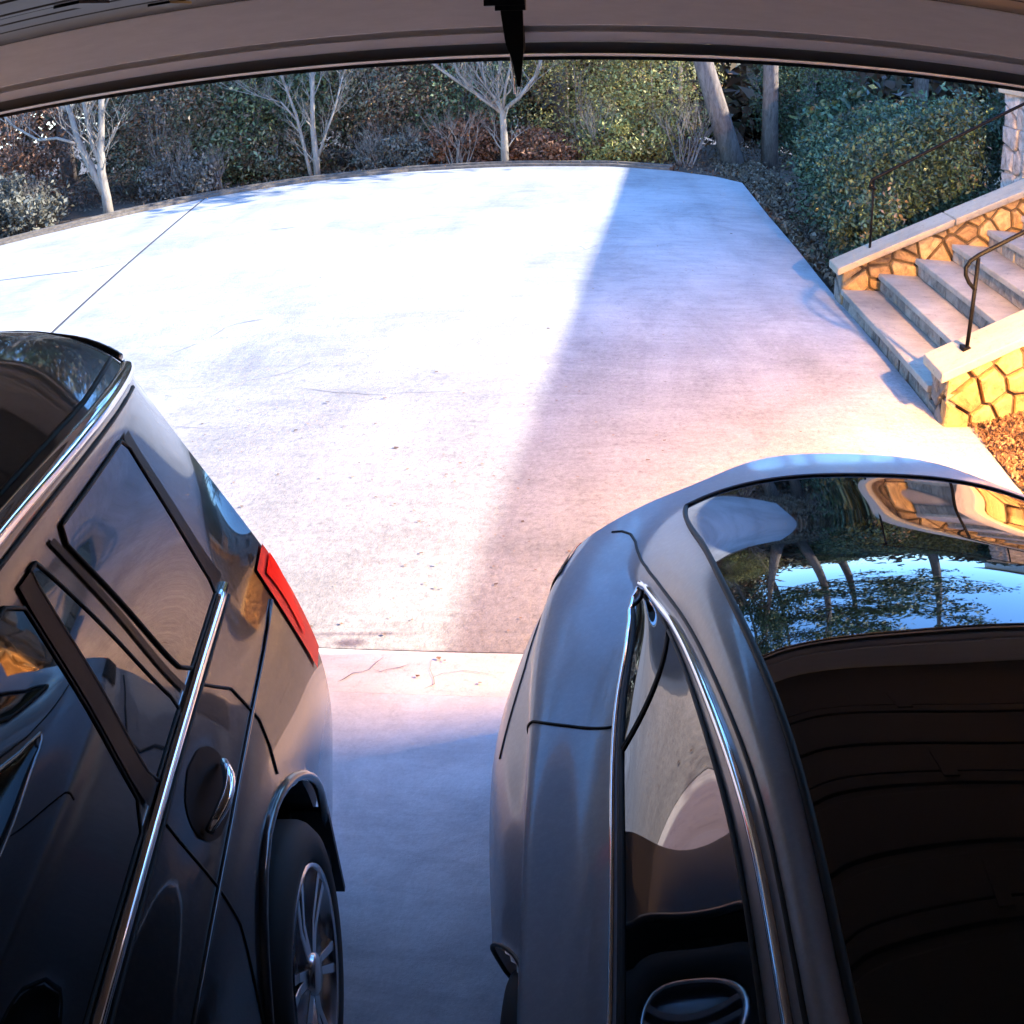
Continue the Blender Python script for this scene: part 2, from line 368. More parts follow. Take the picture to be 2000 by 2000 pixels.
# thin cracks and twigs lying on the concrete
def crack(pts, w):
    V = []; F = []; P = []
    for (a, b) in zip(pts, pts[1:]):
        n = max(2, int(hypot(b[0] - a[0], b[1] - a[1]) / 0.12))
        for i in range(n): 
            q = lerp2(a, b, i / n); P.append((q[0] + rnd.uniform(-.015, .015), q[1] + rnd.uniform(-.015, .015)))
    P.append(pts[-1])
    for i, p in enumerate(P):
        q = P[min(i + 1, len(P) - 1)]; o = P[max(0, i - 1)]
        dx, dy = q[0] - o[0], q[1] - o[1]; l = hypot(dx, dy) or 1
        ww = w * .5 * rnd.uniform(.3, 1.2) * (0.3 if i in (0, len(P) - 1) else 1)
        V += [(p[0] - dy / l * ww, p[1] + dx / l * ww, 0.004), (p[0] + dy / l * ww, p[1] - dx / l * ww, 0.004)]
    for i in range(len(P) - 1): F.append((2 * i, 2 * i + 1, 2 * i + 3, 2 * i + 2))
    return V, F
def cracks(name, L, m, parent):
    V = []; F = []
    for pts, w in L:
        v, f = crack(pts, w); b = len(V); V += v; F += [tuple(i + b for i in q) for q in f]
    return mesh_obj(name, V, F, m, parent)
ck = cracks('surface_crack', [([(-3.27, 7.91), (-3.23, 8.21), (-3.08, 8.35), (-2.91, 8.45)], 0.012), ([(-3.5, 7.4), (-3.32, 7.8)], .01), ([(-2.6, 6.7), (-2.25, 6.9), (-2.1, 7.2)], .008),
     ([(-0.09, 11.25), (0.0, 11.0), (0.12, 11.26)], .018), ([(.3, 11.7), (.6, 11.75)], .02), ([(-4.3, 12.9), (-3.9, 13.0)], .02), ([(-2.9, 5.9), (-2.5, 5.82), (-2.3, 5.84)], .006),
     ([(-.9, 6.45), (-1.5, 6.4), (-2.1, 6.55)], .007), ([(-.98, SLABY + .06), (-.93, SLABY + .14), (-.86, SLABY + .17), (-.83, SLABY + .25)], .005), ([(-.62, SLABY + .03), (-.6, SLABY + .12), (-.63, SLABY + .24)], .004), ([(-.86, SLABY + .17), (-.80, SLABY + .15), (-.72, SLABY + .2)], .004), ([(-.62, SLABY + .12), (-.5, SLABY + .16), (-.35, SLABY + .14)], .003)], M['crack'], drive)
# debris: small leaves and pebbles, individually placed flat flakes joined as litter
def debris():
    V = []; F = []; T = []
    for k in range(700):
        y = 3.1 + 15 * rnd.random() ** 1.5; x = rnd.uniform(-7, 2.3)
        if k % 3 == 0: x, y = rnd.uniform(-2.6, .6), rnd.uniform(3.4, 7.5)
        s = rnd.uniform(.003, .009) * (1.7 if k % 17 == 0 else 1); a = rnd.random() * 6.28
        b = len(V)
        for t in (0, 1.6, 3.1, 4.7):
            V.append((x + s * cos(a + t) * 1.4, y + s * sin(a + t), 0.006 + rnd.random() * s * .6))
        F.append((b, b + 1, b + 2, b + 3)); T.append(rnd.random())
    o = mesh_obj('debris', V, F, M['litter'], None, tone=T); o['kind'] = 'stuff'
    tag(o, 'tiny dry leaves and grit scattered over the pale concrete driveway', 'debris')
debris()
# timber edging along the far curve
ed = thing('lawn_edging', 'low weathered edging strip curving along the far side of the driveway', 'edging')
def strip(name, pts, off, w, z0, z1, m, parent):
    P = []
    for a, b in zip(pts, pts[1:]):
        n = 5
        for i in range(n): P.append(lerp2(a, b, i / n))
    P.append(pts[-1]); bm = bmesh.new(); rows = []
    for i, p in enumerate(P):
        q = P[min(i + 1, len(P) - 1)]; o = P[max(0, i - 1)]; dx, dy = q[0] - o[0], q[1] - o[1]; l = hypot(dx, dy)
        nx, ny = -dy / l, dx / l
        rows.append([bm.verts.new((p[0] + nx * d, p[1] + ny * d, z + rnd.uniform(-.006, .006))) for d, z in ((off, z0), (off, z1), (off + w, z1), (off + w, z0))])
    for a, b in zip(rows, rows[1:]):
        for k in range(3): bm.faces.new((a[k], a[k + 1], b[k + 1], b[k]))
    return bm_obj(name, bm, m, parent)
strip('edging_board', fe[:-2], 0.02, 0.12, -0.12, 0.045, M['edging'], ed)
strip('edging_board', fe[1:-2], 0.20, 0.10, -0.12, 0.075, M['edging'], ed)

# ------------------------------------------------------------------ garage shell and overhead door
gar = thing('garage', 'garage interior with tan walls, the wide door opening looks out on the driveway', 'garage')
DY = 3.42
boxes('wall', [(-4.45, -4.25, -4.4, DY + .25, -.1, 2.95), (2.95, 3.15, -4.4, DY + .25, -.1, 2.95), (-4.45, 3.15, -4.6, -4.4, -.1, 2.95)], M['wallpaint'], gar)
boxes('door_jamb', [(-4.25, -3.35, DY + .02, DY + .25, -.1, 2.95), (2.40, 2.95, DY + .02, DY + .25, -.1, 2.95), (-3.35, 2.40, DY + .02, DY + .25, 2.45, 2.95)], M['wallpaint'], gar)
box('ceiling', (-4.25, 2.95, -4.4, DY + .02, 2.80, 2.95), M['ceil'], gar)
box('added_upper_wall', (-4.45, 3.15, -4.6, DY + .25, 2.951, 6.6), M['siding'], gar)  # unseen upper storey, added to block sky over the near driveway
boxes('roof', [(-4.8, 3.3, -4.9, DY + .30, 6.6, 6.72), (-3.2, 1.7, -4.6, DY + .1, 6.72, 7.3)], M['roofing'], gar)

gd = thing('garage_door', 'raised sectional garage door, its pale ribbed bottom edge across the top of the view', 'garage door')
X0, X1 = -3.5, 2.55
def profile_bar(name, prof, m, parent, x0=X0, x1=X1):
    """prof: closed list of (y,z), extruded in x"""
    bm = bmesh.new(); a = [bm.verts.new((x0, y, z)) for y, z in prof]; b = [bm.verts.new((x1, y, z)) for y, z in prof]
    bm.faces.new(a); bm.faces.new(b[::-1]); n = len(prof)
    for i in range(n): bm.faces.new((a[i], b[i], b[(i + 1) % n], a[(i + 1) % n]))
    return bm_obj(name, bm, m, parent)
profile_bar('door_section', [(3.362, 2.394), (3.345, 2.427), (3.362, 2.432), (3.354, 2.449), (3.332, 2.452), (3.262, 2.607), (3.30, 2.625), (3.41, 2.392)], M['doorpanel'], gd)
profile_bar('bottom_retainer', [(3.392, 2.353), (3.385, 2.356), (3.376, 2.3915), (3.41, 2.3915), (3.41, 2.353)], M['retainer'], gd)
profile_bar('trim_strip', [(3.378, 2.343), (3.362, 2.352), (3.41, 2.352), (3.41, 2.343)], M['doorpanel'], gd)
profile_bar('rubber_seal', [(3.378, 2.330), (3.378, 2.3425), (3.405, 2.3425), (3.405, 2.330)], M['seal'], gd)
for k in range(4):
    y1 = 3.25 - k * 0.55; y0 = y1 - 0.54
    prof = [(y1, 2.605), (y1 - .06, 2.605), (y1 - .07, 2.615), (y1 - .10, 2.615), (y1 - .11, 2.605), (y0 + .20, 2.605), (y0 + .19, 2.615), (y0 + .16, 2.615), (y0 + .15, 2.605), (y0, 2.605), (y0, 2.65), (y1, 2.65)]
    if k == 0: prof = [(y1, 2.608), (y0, 2.608), (y0, 2.65), (y1, 2.65)]
    profile_bar('door_section', prof, M['doorshade'], gd)
for k in (1, 2, 3):
    for x in (-3.0, -1.2, .9, 2.1):
        box('hinge', (x, x + .07, 3.25 - k * .55 - .03, 3.34 - k * .55 + .045, 2.597, 2.604), M['doorshade'], gd)
for x in (X0 - .04, X1 + .04): 
    tube('door_track', [(x, 1.0, 2.66), (x, 2.9, 2.66), (x, 3.2, 2.60), (x, 3.32, 2.4), (x, 3.33, .02)], .02, M['alum'], gd)
for x in (-2.4, -1.2, .75, 1.6):
    boxes('bracket', [(x, x + .05, 3.325, 3.331, 2.47, 2.55), (x + .015, x + .035, 3.318, 3.325, 2.50, 2.52)], M['doorpanel'], gd, .0015)
op = thing('door_opener', 'black garage door opener arm hanging down over the middle of the opening', 'door opener')
box('opener_rail', (-.205, -.165, 0.45, 3.1, 2.53, 2.56), M['blackmetal'], op)
prism_pts = [(-.236, 2.53), (-.222, 2.41), (-.219, 2.39), (-.203, 2.345), (-.189, 2.262), (-.181, 2.262), (-.176, 2.30), (-.168, 2.38), (-.168, 2.53)]
bm = bmesh.new(); a = [bm.verts.new((x, 2.89, z)) for x, z in prism_pts]; b = [bm.verts.new((x, 2.905, z)) for x, z in prism_pts]
bm.faces.new(a); bm.faces.new(b[::-1])
for i in range(len(a)): bm.faces.new((a[i], b[i], b[(i + 1) % len(a)], a[(i + 1) % len(a)]))
bm_obj('lifting_arm', bm, M['blackmetal'], op)
boxes('trolley', [(-.275, -.16, 2.86, 2.93, 2.505, 2.53), (-.245, -.16, 2.87, 2.92, 2.49, 2.505)], M['blackmetal'], op)
tube('pull_cord', [(-.212, 2.905, 2.40), (-.208, 2.905, 2.36), (-.200, 2.905, 2.30), (-.199, 2.905, 2.24)], .0025, M['alum'], op)
box('strut_bracket', (-.24, -.19, 3.33, 3.352, 2.365, 2.45), M['blackmetal'], op)

# wall lantern outside, right of the garage opening: the warm light on the drive and steps
LX, LY, LZ = 2.92, 3.80, 2.05
lan = thing('wall_lantern', 'lit warm wall lantern on the garage front right of the door opening', 'lantern', (LX, LY, LZ))
box('back_plate', (-.05, .05, -.128, -.11, -.12, .14), M['blackmetal'], lan, .004)
tubes('cage', [([(sx * .06, sy * .06, -.13), (sx * .075, sy * .075, .1), (0, 0, .17)], .005) for sx in (-1, 1) for sy in (-1, 1)] + [([(0, -.12, .12), (0, -.05, .19), (0, 0, .17)], .01)], M['blackmetal'], lan)
bm = bmesh.new(); bmesh.ops.create_icosphere(bm, subdivisions=2, radius=.034); bm_obj('bulb', bm, M['lampglass'], lan, smooth=True)
ll = bpy.data.lights.new('lantern_light', 'POINT'); ll.energy = 370; ll.color = (1.0, 0.50, 0.17); ll.shadow_soft_size = 0.036
lo = bpy.data.objects.new('lantern_light', ll); COL.objects.link(lo); lo.parent = lan; lo.location = (0, 0, -0.06)

# ------------------------------------------------------------------ stairs with stone cheek walls
XS = 2.40; TR = 0.36; RI = 0.17; NST = 9
YN0, YN1, YF0, YF1 = 5.935, 6.285, 8.90, 9.20
XE = XS + TR * NST
st = thing('stone_staircase', 'stone sided outdoor steps with pale slab treads rising right from the driveway', 'staircase')
for k in range(NST):
    zt = 0.155 + RI * k; x0 = XS + 0.02 + TR * k
    xe = x0 + TR + .03 if k < NST - 1 else x0 + 1.6
    bm = bmesh.new(); box_bm(bm, x0 - .03, xe, YN1 + .004, YF0 - .004, zt - .055, zt)
    t_ = bm_obj('tread', bm, M['tread'], st, .008)
    box('riser', (x0 + .01, xe, YN1 + .006, YF0 - .006, -.1 if k == 0 else zt - .20, zt - .057), M['greystone'], st)
# stones: polygons cut out of a convex face
def clip_halfplane(poly, n, d):
    out = []
    for i in range(len(poly)):
        a, b = poly[i], poly[(i + 1) % len(poly)]
        da = a[0] * n[0] + a[1] * n[1] - d; db = b[0] * n[0] + b[1] * n[1] - d
        if da <= 0: out.append(a)
        if da * db < 0:
            t = da / (da - db); out.append((a[0] + (b[0] - a[0]) * t, a[1] + (b[1] - a[1]) * t))
    return out
def area(p): return abs(sum(p[i][0] * p[(i + 1) % len(p)][1] - p[(i + 1) % len(p)][0] * p[i][1] for i in range(len(p)))) / 2
def voronoi(poly, seeds, gap):
    cells = []
    for i, s in enumerate(seeds):
        c = list(poly)
        for j, t in enumerate(seeds):
            if i == j: continue
            nx, ny = t[0] - s[0], t[1] - s[1]; l = hypot(nx, ny)
            if l > 1.2: continue
            nx /= l; ny /= l
            d = ((s[0] + t[0]) / 2) * nx + ((s[1] + t[1]) / 2) * ny - gap / 2
            c = clip_halfplane(c, (nx, ny), d)
            if len(c) < 3: break
        if len(c) >= 3 and area(c) > 0.0012: cells.append(c)
    return cells
def stone_face(poly, origin, U, W, parent, m, size=0.26, gap=0.026, depth=0.05, seed=1, name='stone'):
    """poly in (s,h); origin + s*U + h*W; outward normal = U x W"""
    R = random.Random(seed); U = Vector(U); W = Vector(W); Nn = U.cross(W).normalized(); O = Vector(origin)
    x0 = min(p[0] for p in poly); x1 = max(p[0] for p in poly); y0 = min(p[1] for p in poly); y1 = max(p[1] for p in poly)
    seeds = []; ny = max(1, round((y1 - y0) / (size * .72))); nx = max(1, round((x1 - x0) / (size * 1.15)))
    for j in range(ny):
        for i in range(nx):
            seeds.append((x0 + (x1 - x0) * (i + .5 + R.uniform(-.36, .36) + .25 * (j % 2)) / nx, y0 + (y1 - y0) * (j + .5 + R.uniform(-.34, .34)) / ny))
    for c in voronoi(poly, seeds, gap):
        cx = sum(p[0] for p in c) / len(c); cy = sum(p[1] for p in c) / len(c)
        # drop tiny edges
        d = depth * R.uniform(.7, 1.25)
        bm = bmesh.new(); rings = []
        tilt = (R.uniform(-.05, .05), R.uniform(-.05, .05))
        for k, (sc, h) in enumerate(((1.0, -0.03), (1.0, d * .5), (0.94, d * .88), (0.78, d * 1.02))):
            rings.append([bm.verts.new(O + U * (cx + (p[0] - cx) * sc) + W * (cy + (p[1] - cy) * sc) + Nn * (h + ((R.uniform(-.004, .004) + tilt[0] * (p[0] - cx) + tilt[1] * (p[1] - cy)) if k > 0 else 0))) for p in c])
        n = len(c)
        for a, b in zip(rings, rings[1:]):
            for i in range(n): bm.faces.new((a[i], a[(i + 1) % n], b[(i + 1) % n], b[i]))
        bm.faces.new(rings[-1])
        bm_obj(name, bm, m, parent)
def zt_near(x): return 0.33 + 0.5 * (x - XS)       # underside of coping, near wall
def zt_far(x): return 0.31 + 0.487 * (x - XS)
for (ya, yb, zf, sd_) in ((YN0, YN1, zt_near, 3), (YF0, YF1, zt_far, 9)):
    prof = [(XS + .05, -.1), (XE + .8, -.1), (XE + .8, zf(XE + .8)), (XS + .05, zf(XS + .05))]
    bm = bmesh.new(); a = [bm.verts.new((x, ya + .035, z)) for x, z in prof]; b = [bm.verts.new((x, yb - .035 if ya > 8 else yb, z)) for x, z in prof]
    bm.faces.new(a); bm.faces.new(b[::-1])
    for i in range(4): bm.faces.new((a[i], b[i], b[(i + 1) % 4], a[(i + 1) % 4]))
    w = bm_obj('side_wall', bm, M['mortar'], st)
    # outward faces: toward the garage (-Y) and the end face (-X)
    stone_face([(XS, -.05), (XE + .75, -.05), (XE + .75, zf(XE + .75)), (XS, zf(XS))], (0, ya + .035, 0), (1, 0, 0), (0, 0, 1), w, M['stone'], .205 if ya < 7 else .215, seed=sd_)
    stone_face([(-yb, -.05), (-ya, -.05), (-ya, zf(XS) - .004), (-yb, zf(XS) - .004)], (XS + .05, 0, 0), (0, -1, 0), (0, 0, 1), w, M['greystone'] if ya < 7 else M['greystone'], .2, seed=sd_ + 1)
    # coping slabs, sloped
    L = 1.15; x = XS - .06; k = 0
    while x < XE + .7:
        xa, xb = x, min(x + L, XE + .8); y0_, y1_ = ya - .035, yb + .035; th = .075
        bm = bmesh.new()
        vs = [bm.verts.new(p) for p in ((xa, y0_, zf(xa) + .004), (xb - .012, y0_, zf(xb - .012) + .004), (xb - .012, y1_, zf(xb - .012) + .004), (xa, y1_, zf(xa) + .004), (xa, y0_, zf(xa) + th), (xb - .012, y0_, zf(xb - .012) + th), (xb - .012, y1_, zf(xb - .012) + th), (xa, y1_, zf(xa) + th))]
        for f in ((0, 3, 2, 1), (4, 5, 6, 7), (0, 1, 5, 4), (1, 2, 6, 5), (2, 3, 7, 6), (3, 0, 4, 7)): bm.faces.new([vs[i] for i in f])
        bm_obj('coping_slab', bm, M['coping'], w, .01)
        x += L; L = rnd.uniform(1.2, 1.7)
# first riser stones, facing the driveway
ris = mesh_obj('stone_riser', [(XS + .028, YN1, -.05), (XS + .028, YF0, -.05), (XS + .028, YF0, .098), (XS + .028, YN1, .098)], [(0, 3, 2, 1)], M['mortar'], st)
stone_face([(-YF0 + .01, -.03), (-YN1 - .01, -.03), (-YN1 - .01, .096), (-YF0 + .01, .096)], (XS + .028, 0, 0), (0, -1, 0), (0, 0, 1), ris, M['greystone'], .22, gap=.014, depth=.016, seed=21)
for k in range(1, 6):
    x0 = XS + 0.03 + TR * k; zt = .155 + RI * k
    stone_face([(-YF0 + .01, zt - RI + .004), (-YN1 - .01, zt - RI + .004), (-YN1 - .01, zt - .058), (-YF0 + .01, zt - .058)], (x0, 0, 0), (0, -1, 0), (0, 0, 1), ris, M['greystone'], .26, gap=.012, depth=.012, seed=30 + k)
# handrails
hr = thing('handrail', 'black metal handrail with curled end standing on the nearer stair wall', 'handrail')
def arc_curl(x, y, z, s=1):
    P = []
    for k in range(9):
        t = -1.9 + k * .32
        P.append((x - .045 - .0 + .055 * (1 - cos(0)) + .06 * (-cos(t)), y, z - .07 + .075 * sin(t)))
    return P
near_rail = [(2.60, 6.12, .90), (2.545, 6.12, .95), (2.515, 6.12, 1.00), (2.51, 6.12, 1.05), (2.54, 6.12, 1.10), (2.60, 6.12, 1.145), (2.93, 6.12, 1.335), (4.0, 6.12, 1.90), (5.5, 6.12, 2.66)]
tube('top_rail', near_rail, .015, M['rail'], hr, 10)
for x, zt_ in ((2.585, 1.125), (4.2, 1.99), (5.4, 2.60)):
    tube('post', [(x, 6.12, zt_near(x) + .07), (x + .012, 6.12, zt_)], .015, M['rail'], hr, 10)
    box('foot_plate', (x - .04, x + .04, 6.08, 6.16, zt_near(x) + .055, zt_near(x) + .085), M['rail'], hr)
hr2 = thing('handrail', 'thin black handrail on the farther stair wall, beside the big evergreen', 'handrail')
tube('top_rail', [(2.72, 9.08, 1.10), (2.66, 9.08, 1.13), (2.68, 9.08, 1.19), (2.9, 9.08, 1.32), (4.24, 9.08, 2.10), (5.6, 9.08, 2.8)], .016, M['rail'], hr2)
for x, zt_ in ((2.70, 1.2), (4.3, 2.12), (5.3, 2.65)): tube('post', [(x, 9.08, zt_far(x) + .07), (x, 9.08, zt_)], .012, M['rail'], hr2)
# pillar
pil = thing('stone_pillar', 'pale square stone porch pillar behind the farther stair wall', 'pillar')
PX0, PX1, PY0, PY1 = 4.38, 4.98, 9.32, 9.9
core = box('core', (PX0 + .03, PX1 - .03, PY0 + .03, PY1 - .03, -.1, 2.15), M['pillarstone'], pil)
for lo_, hi_ in ((0, .9), (.9, 1.8), (1.8, 2.15)):
    stone_face([(PX0, lo_), (PX1, lo_), (PX1, hi_), (PX0, hi_)], (0, PY0 + .03, 0), (1, 0, 0), (0, 0, 1), pil, M['pillarstone'], .3, seed=int(50 + lo_ * 10))
    stone_face([(-PY1, lo_), (-PY0, lo_), (-PY0, hi_), (-PY1, hi_)], (PX0 + .03, 0, 0), (0, -1, 0), (0, 0, 1), pil, M['pillarstone'], .3, seed=int(70 + lo_ * 10))
box('cap_slab', (PX0 - .06, PX1 + .06, PY0 - .06, PY1 + .06, 2.15, 2.22), M['coping'], pil, .01)

# ------------------------------------------------------------------ house on the right (unseen, added and placed for its shade on the right of the drive)
HR = radians(-5.2)
hs = thing('shade_house', 'unseen two storey pale house with dark roof beside the steps on the right', 'shade_house', (11.12, 1.0, 0), HR)
HL = 34.0; HW = 7.0; HE = 6.3
box('wall', (0.45, HW, -6.0, HL, -9.0, HE), M['siding'], hs)
bm = bmesh.new()
pr = [(0.0, HE - .12), (0.0, HE), (HW / 2 + .2, HE + 1.1), (HW + .5, HE), (HW + .5, HE - .12)]
a = [bm.verts.new((x, -6.3, z)) for x, z in pr]; b = [bm.verts.new((x, HL + .3, z)) for x, z in pr]
bm.faces.new(a); bm.faces.new(b[::-1])
for i in range(5): bm.faces.new((a[i], b[i], b[(i + 1) % 5], a[(i + 1) % 5]))
bm_obj('roof', bm, M['roofing'], hs)
for y in [1.5 + 3.2 * i for i in range(9)]:
    for z in (1.9, 4.3):
        f = boxes('window', [(.40, .45, y, y + 1.1, z, z + .09), (.40, .45, y, y + 1.1, z + 1.3, z + 1.39), (.40, .45, y, y + .08, z + .09, z + 1.3), (.40, .45, y + 1.02, y + 1.1, z + .09, z + 1.3)], M['white'], hs)
        box('pane', (.425, .449, y + .08, y + 1.02, z + .09, z + 1.3), M['glass'], f)
tube('gutter', [(-.03, -6.3, HE - .08), (-.03, HL + .3, HE - .08)], .06, M['white'], hs)

# ------------------------------------------------------------------ vegetation
def leaves(centers, size, tone0, flat=0.35, jitter=.35, R=nrg):
    """one bent quad per leaf"""
    n = len(centers)
    a = R.normal(size=(n, 3)); a /= np.linalg.norm(a, axis=1)[:, None]
    b = R.normal(size=(n, 3)); b -= (b * a).sum(1)[:, None] * a; b /= np.linalg.norm(b, axis=1)[:, None]
    s = size * R.uniform(.6, 1.35, n)
    L = a * s[:, None]; Wd = b * (s * R.uniform(.3, .55, n))[:, None]
    nrm = np.cross(a, b) * (s * .25)[:, None]
    c = np.asarray(centers)
    V = np.stack([c - L, c + Wd + nrm, c + L, c - Wd + nrm], 1).reshape(-1, 3)
    F = np.arange(4 * n).reshape(n, 4)
    T = np.clip(tone0 + R.normal(0, .15, n), 0, 1)
    return V, F, T
def blob_points(n, rx, ry, rz, clumps, R=nrg, base=.0, taper=0.0, spread=.22):
    """clumped points inside an ellipsoid sitting on the ground"""
    d = R.normal(size=(clumps, 3)); d /= np.linalg.norm(d, axis=1)[:, None]
    rad = R.uniform(.35, 1.0, clumps) ** .5
    cc = d * rad[:, None]
    k = R.integers(0, clumps, n)
    w = R.uniform(.5, 1.3, clumps)
    p = cc[k] + R.normal(size=(n, 3)) * (spread * w[k])[:, None]
    tone = .44 + .22 * R.normal(size=clumps)[k]
    z = (p[:, 2] + 1) * .5
    sh = 1 - taper * np.clip(z, 0, 1.1)
    P = np.stack([p[:, 0] * rx * sh, p[:, 1] * ry * sh, base + z * rz], 1)
    P[:, 2] = np.maximum(P[:, 2], .02)
    return P, tone
def stems_paths(n, h, r, spread, R):
    out = []
    for i in range(n):
        a = R.uniform(0, 6.28); t = R.uniform(.1, 1) * spread
        out.append(([(0 + R.uniform(-.05, .05), R.uniform(-.05, .05), -.15), (cos(a) * t * .4, sin(a) * t * .4, h * .45), (cos(a) * t, sin(a) * t, h * R.uniform(.7, 1))], [r, r * .7, r * .3]))
    return out
def shrub(name, label, cat, x, y, rx, ry, h, nl, ls, m, group=None, clumps=40, taper=0.0, stems=7, stem_mat='twigbark', z=-.08, spread=.22, seed=None, stem_r=.02, cut=False):
    R = random.Random(int(x * 100 + y * 10) + 5)
    o = thing(name, label, cat, (x, y, z), 0, group)
    P, tn = blob_points(int(nl * (1.0 if cut else 2.4)), rx, ry, h, clumps, taper=taper, spread=spread)
    if cut: keep = P[:, 2] + z < (P[:, 0] + x + .95 - .091 * (P[:, 1] + y)) * .50 - .10; P = P[keep]; tn = tn[keep]
    V, F, T = leaves(P, ls, tn)
    fast_mesh('foliage', V, F, M[m], o, tone=T)
    tubes('stem', stems_paths(stems, h * (.5 if cut else .85), stem_r, min(rx, ry) * .7, R), M[stem_mat], o, 5)
    return o
def branching(R, p, d, L, r, depth, out, up=.25, bend=.35, kids=(2, 3)):
    segs = 4; P = [p.copy()]; RR = [r]; q = p.copy(); dd = d.copy()
    for i in range(segs):
        dd = (dd + Vector((R.uniform(-1, 1), R.uniform(-1, 1), R.uniform(-.5, 1))) * bend * .35 + Vector((0, 0, up * .15))).normalized()
        q = q + dd * (L / segs); P.append(q.copy()); RR.append(r * (1 - .42 * (i + 1) / segs))
    out.append((P, RR))
    if depth <= 0: return
    for k in range(R.choice(kids)):
        a = R.uniform(0, 6.28); ax = Vector((cos(a), sin(a), .0)); nd = (dd + ax * R.uniform(.4, .8)).normalized()
        i = R.choice((2, 3, 4, 4)); branching(R, P[i], nd, L * R.uniform(.6, .85), RR[i] * R.uniform(.55, .8), depth - 1, out, up, bend, kids)
def bare_tree(label, x, y, trunks, depth, seed, group, r0=.1, z=-.1, fork_d=.3, H=1.0, name='bare_tree', m='palebark', kids=(2, 3)):
    R = random.Random(seed); o = thing(name, label, 'tree', (x, y, z), 0, group)
    tp = []; bp = []
    for (pts, rad) in trunks:
        P = [Vector(p) for p in pts]
        n = len(P); RR = [rad * .82 * (1 - .5 * i / max(1, n - 1)) for i in range(n)]
        tp.append((P, RR))
        d = (P[-1] - P[-2]).normalized()
        for k in range(R.choice((2, 3, 3))):
            a = R.uniform(0, 6.28)
            branching(R, P[-1], (d + Vector((cos(a), sin(a) * .6, .1)) * .45).normalized(), H * R.uniform(.8, 1.2), RR[-1] * .75, depth, bp, kids=kids)
        for k in range(9):
            i_ = R.randrange(1, n); a = R.uniform(0, 6.28); branching(R, P[i_].lerp(P[i_ - 1], R.random() * .5), (d * .6 + Vector((cos(a), sin(a) * .5, .35))).normalized(), H * R.uniform(.35, .6), min(.018, RR[i_] * .4), 3, bp, bend=.5, kids=(2, 3))
        for k in range(2):
            a = R.uniform(0, 6.28); branching(R, P[-2], (d + Vector((cos(a), sin(a), .1)) * .8).normalized(), H * .8, RR[-2] * .4, depth - 1, bp, kids=kids)
    tubes('trunk', tp, M[m], o, 8); tubes('branches', bp, M[m], o, 5)
    return o
# three pale crepe myrtles and small bare shrubs behind the driveway edge
bare_tree('pale multi-stemmed bare tree leaning left, leftmost on the driveway edge', -8.25, 15.9,
   [([(0, 0, 0), (-.02, 0, .4), (-.06, 0, .85), (-.05, .05, 1.25), (.0, .1, 1.8), (.06, .1, 2.6)], .125),
    ([(-.04, 0, .45), (-.25, 0, .95), (-.5, .05, 1.5), (-.62, .1, 2.0), (-.9, .1, 2.8)], .10),
    ([(-.05, 0, 1.0), (-.22, .05, 1.4), (-.32, .1, 2.1), (-.3, .1, 2.8)], .07),
    ([(-.52, 0, 1.45), (-.9, .0, 1.6), (-1.3, .0, 1.62), (-1.8, 0, 1.95), (-2.1, 0, 2.3)], .04)], 3, 3, 'bare pale trees along the driveway edge')
bare_tree('slim bare tree with upright twin stems, middle of the driveway edge', -4.95, 18.1,
   [([(0, 0, 0), (.0, 0, .5), (-.03, 0, 1.1), (0, 0, 1.6), (.05, 0, 2.3)], .085), ([(-.1, 0, 0), (-.2, 0, .6), (-.32, 0, 1.3), (-.5, 0, 1.9), (-.7, 0, 2.5)], .05),
    ([(.05, 0, .5), (.2, 0, .9), (.42, 0, 1.4), (.6, 0, 2.0)], .035), ([(-.3, 0, 1.2), (-.6, 0, 1.6), (-1.0, 0, 1.75)], .03)], 4, 8, 'bare pale trees along the driveway edge', H=.7, kids=(3, 4))
bare_tree('pale bare tree forking into many limbs near the centre, under the opener arm', -1.50, 18.75,
   [([(0, 0, 0), (0, 0, .6), (-.02, 0, 1.15), (-.1, 0, 1.35)], .10), ([(-.02, 0, 1.1), (-.3, 0, 1.35), (-.7, 0, 1.65), (-1.15, 0, 2.0), (-1.7, 0, 2.5)], .055), ([(0, 0, 1.15), (.3, 0, 1.4), (.6, 0, 1.8), (.8, 0, 2.3)], .055),
    ([(-.05, 0, 1.2), (-.3, .1, 1.6), (-.45, .1, 2.1), (-.5, .1, 2.8)], .045), ([(0, 0, 1.2), (.05, 0, 1.6), (.18, 0, 2.1), (.3, 0, 2.8)], .04), ([(-.02, 0, 1.1), (-.45, -.1, 1.45), (-.8, -.1, 1.9), (-1.0, -.1, 2.5)], .04)], 3, 15, 'bare pale trees along the driveway edge', H=.8, kids=(3, 4))
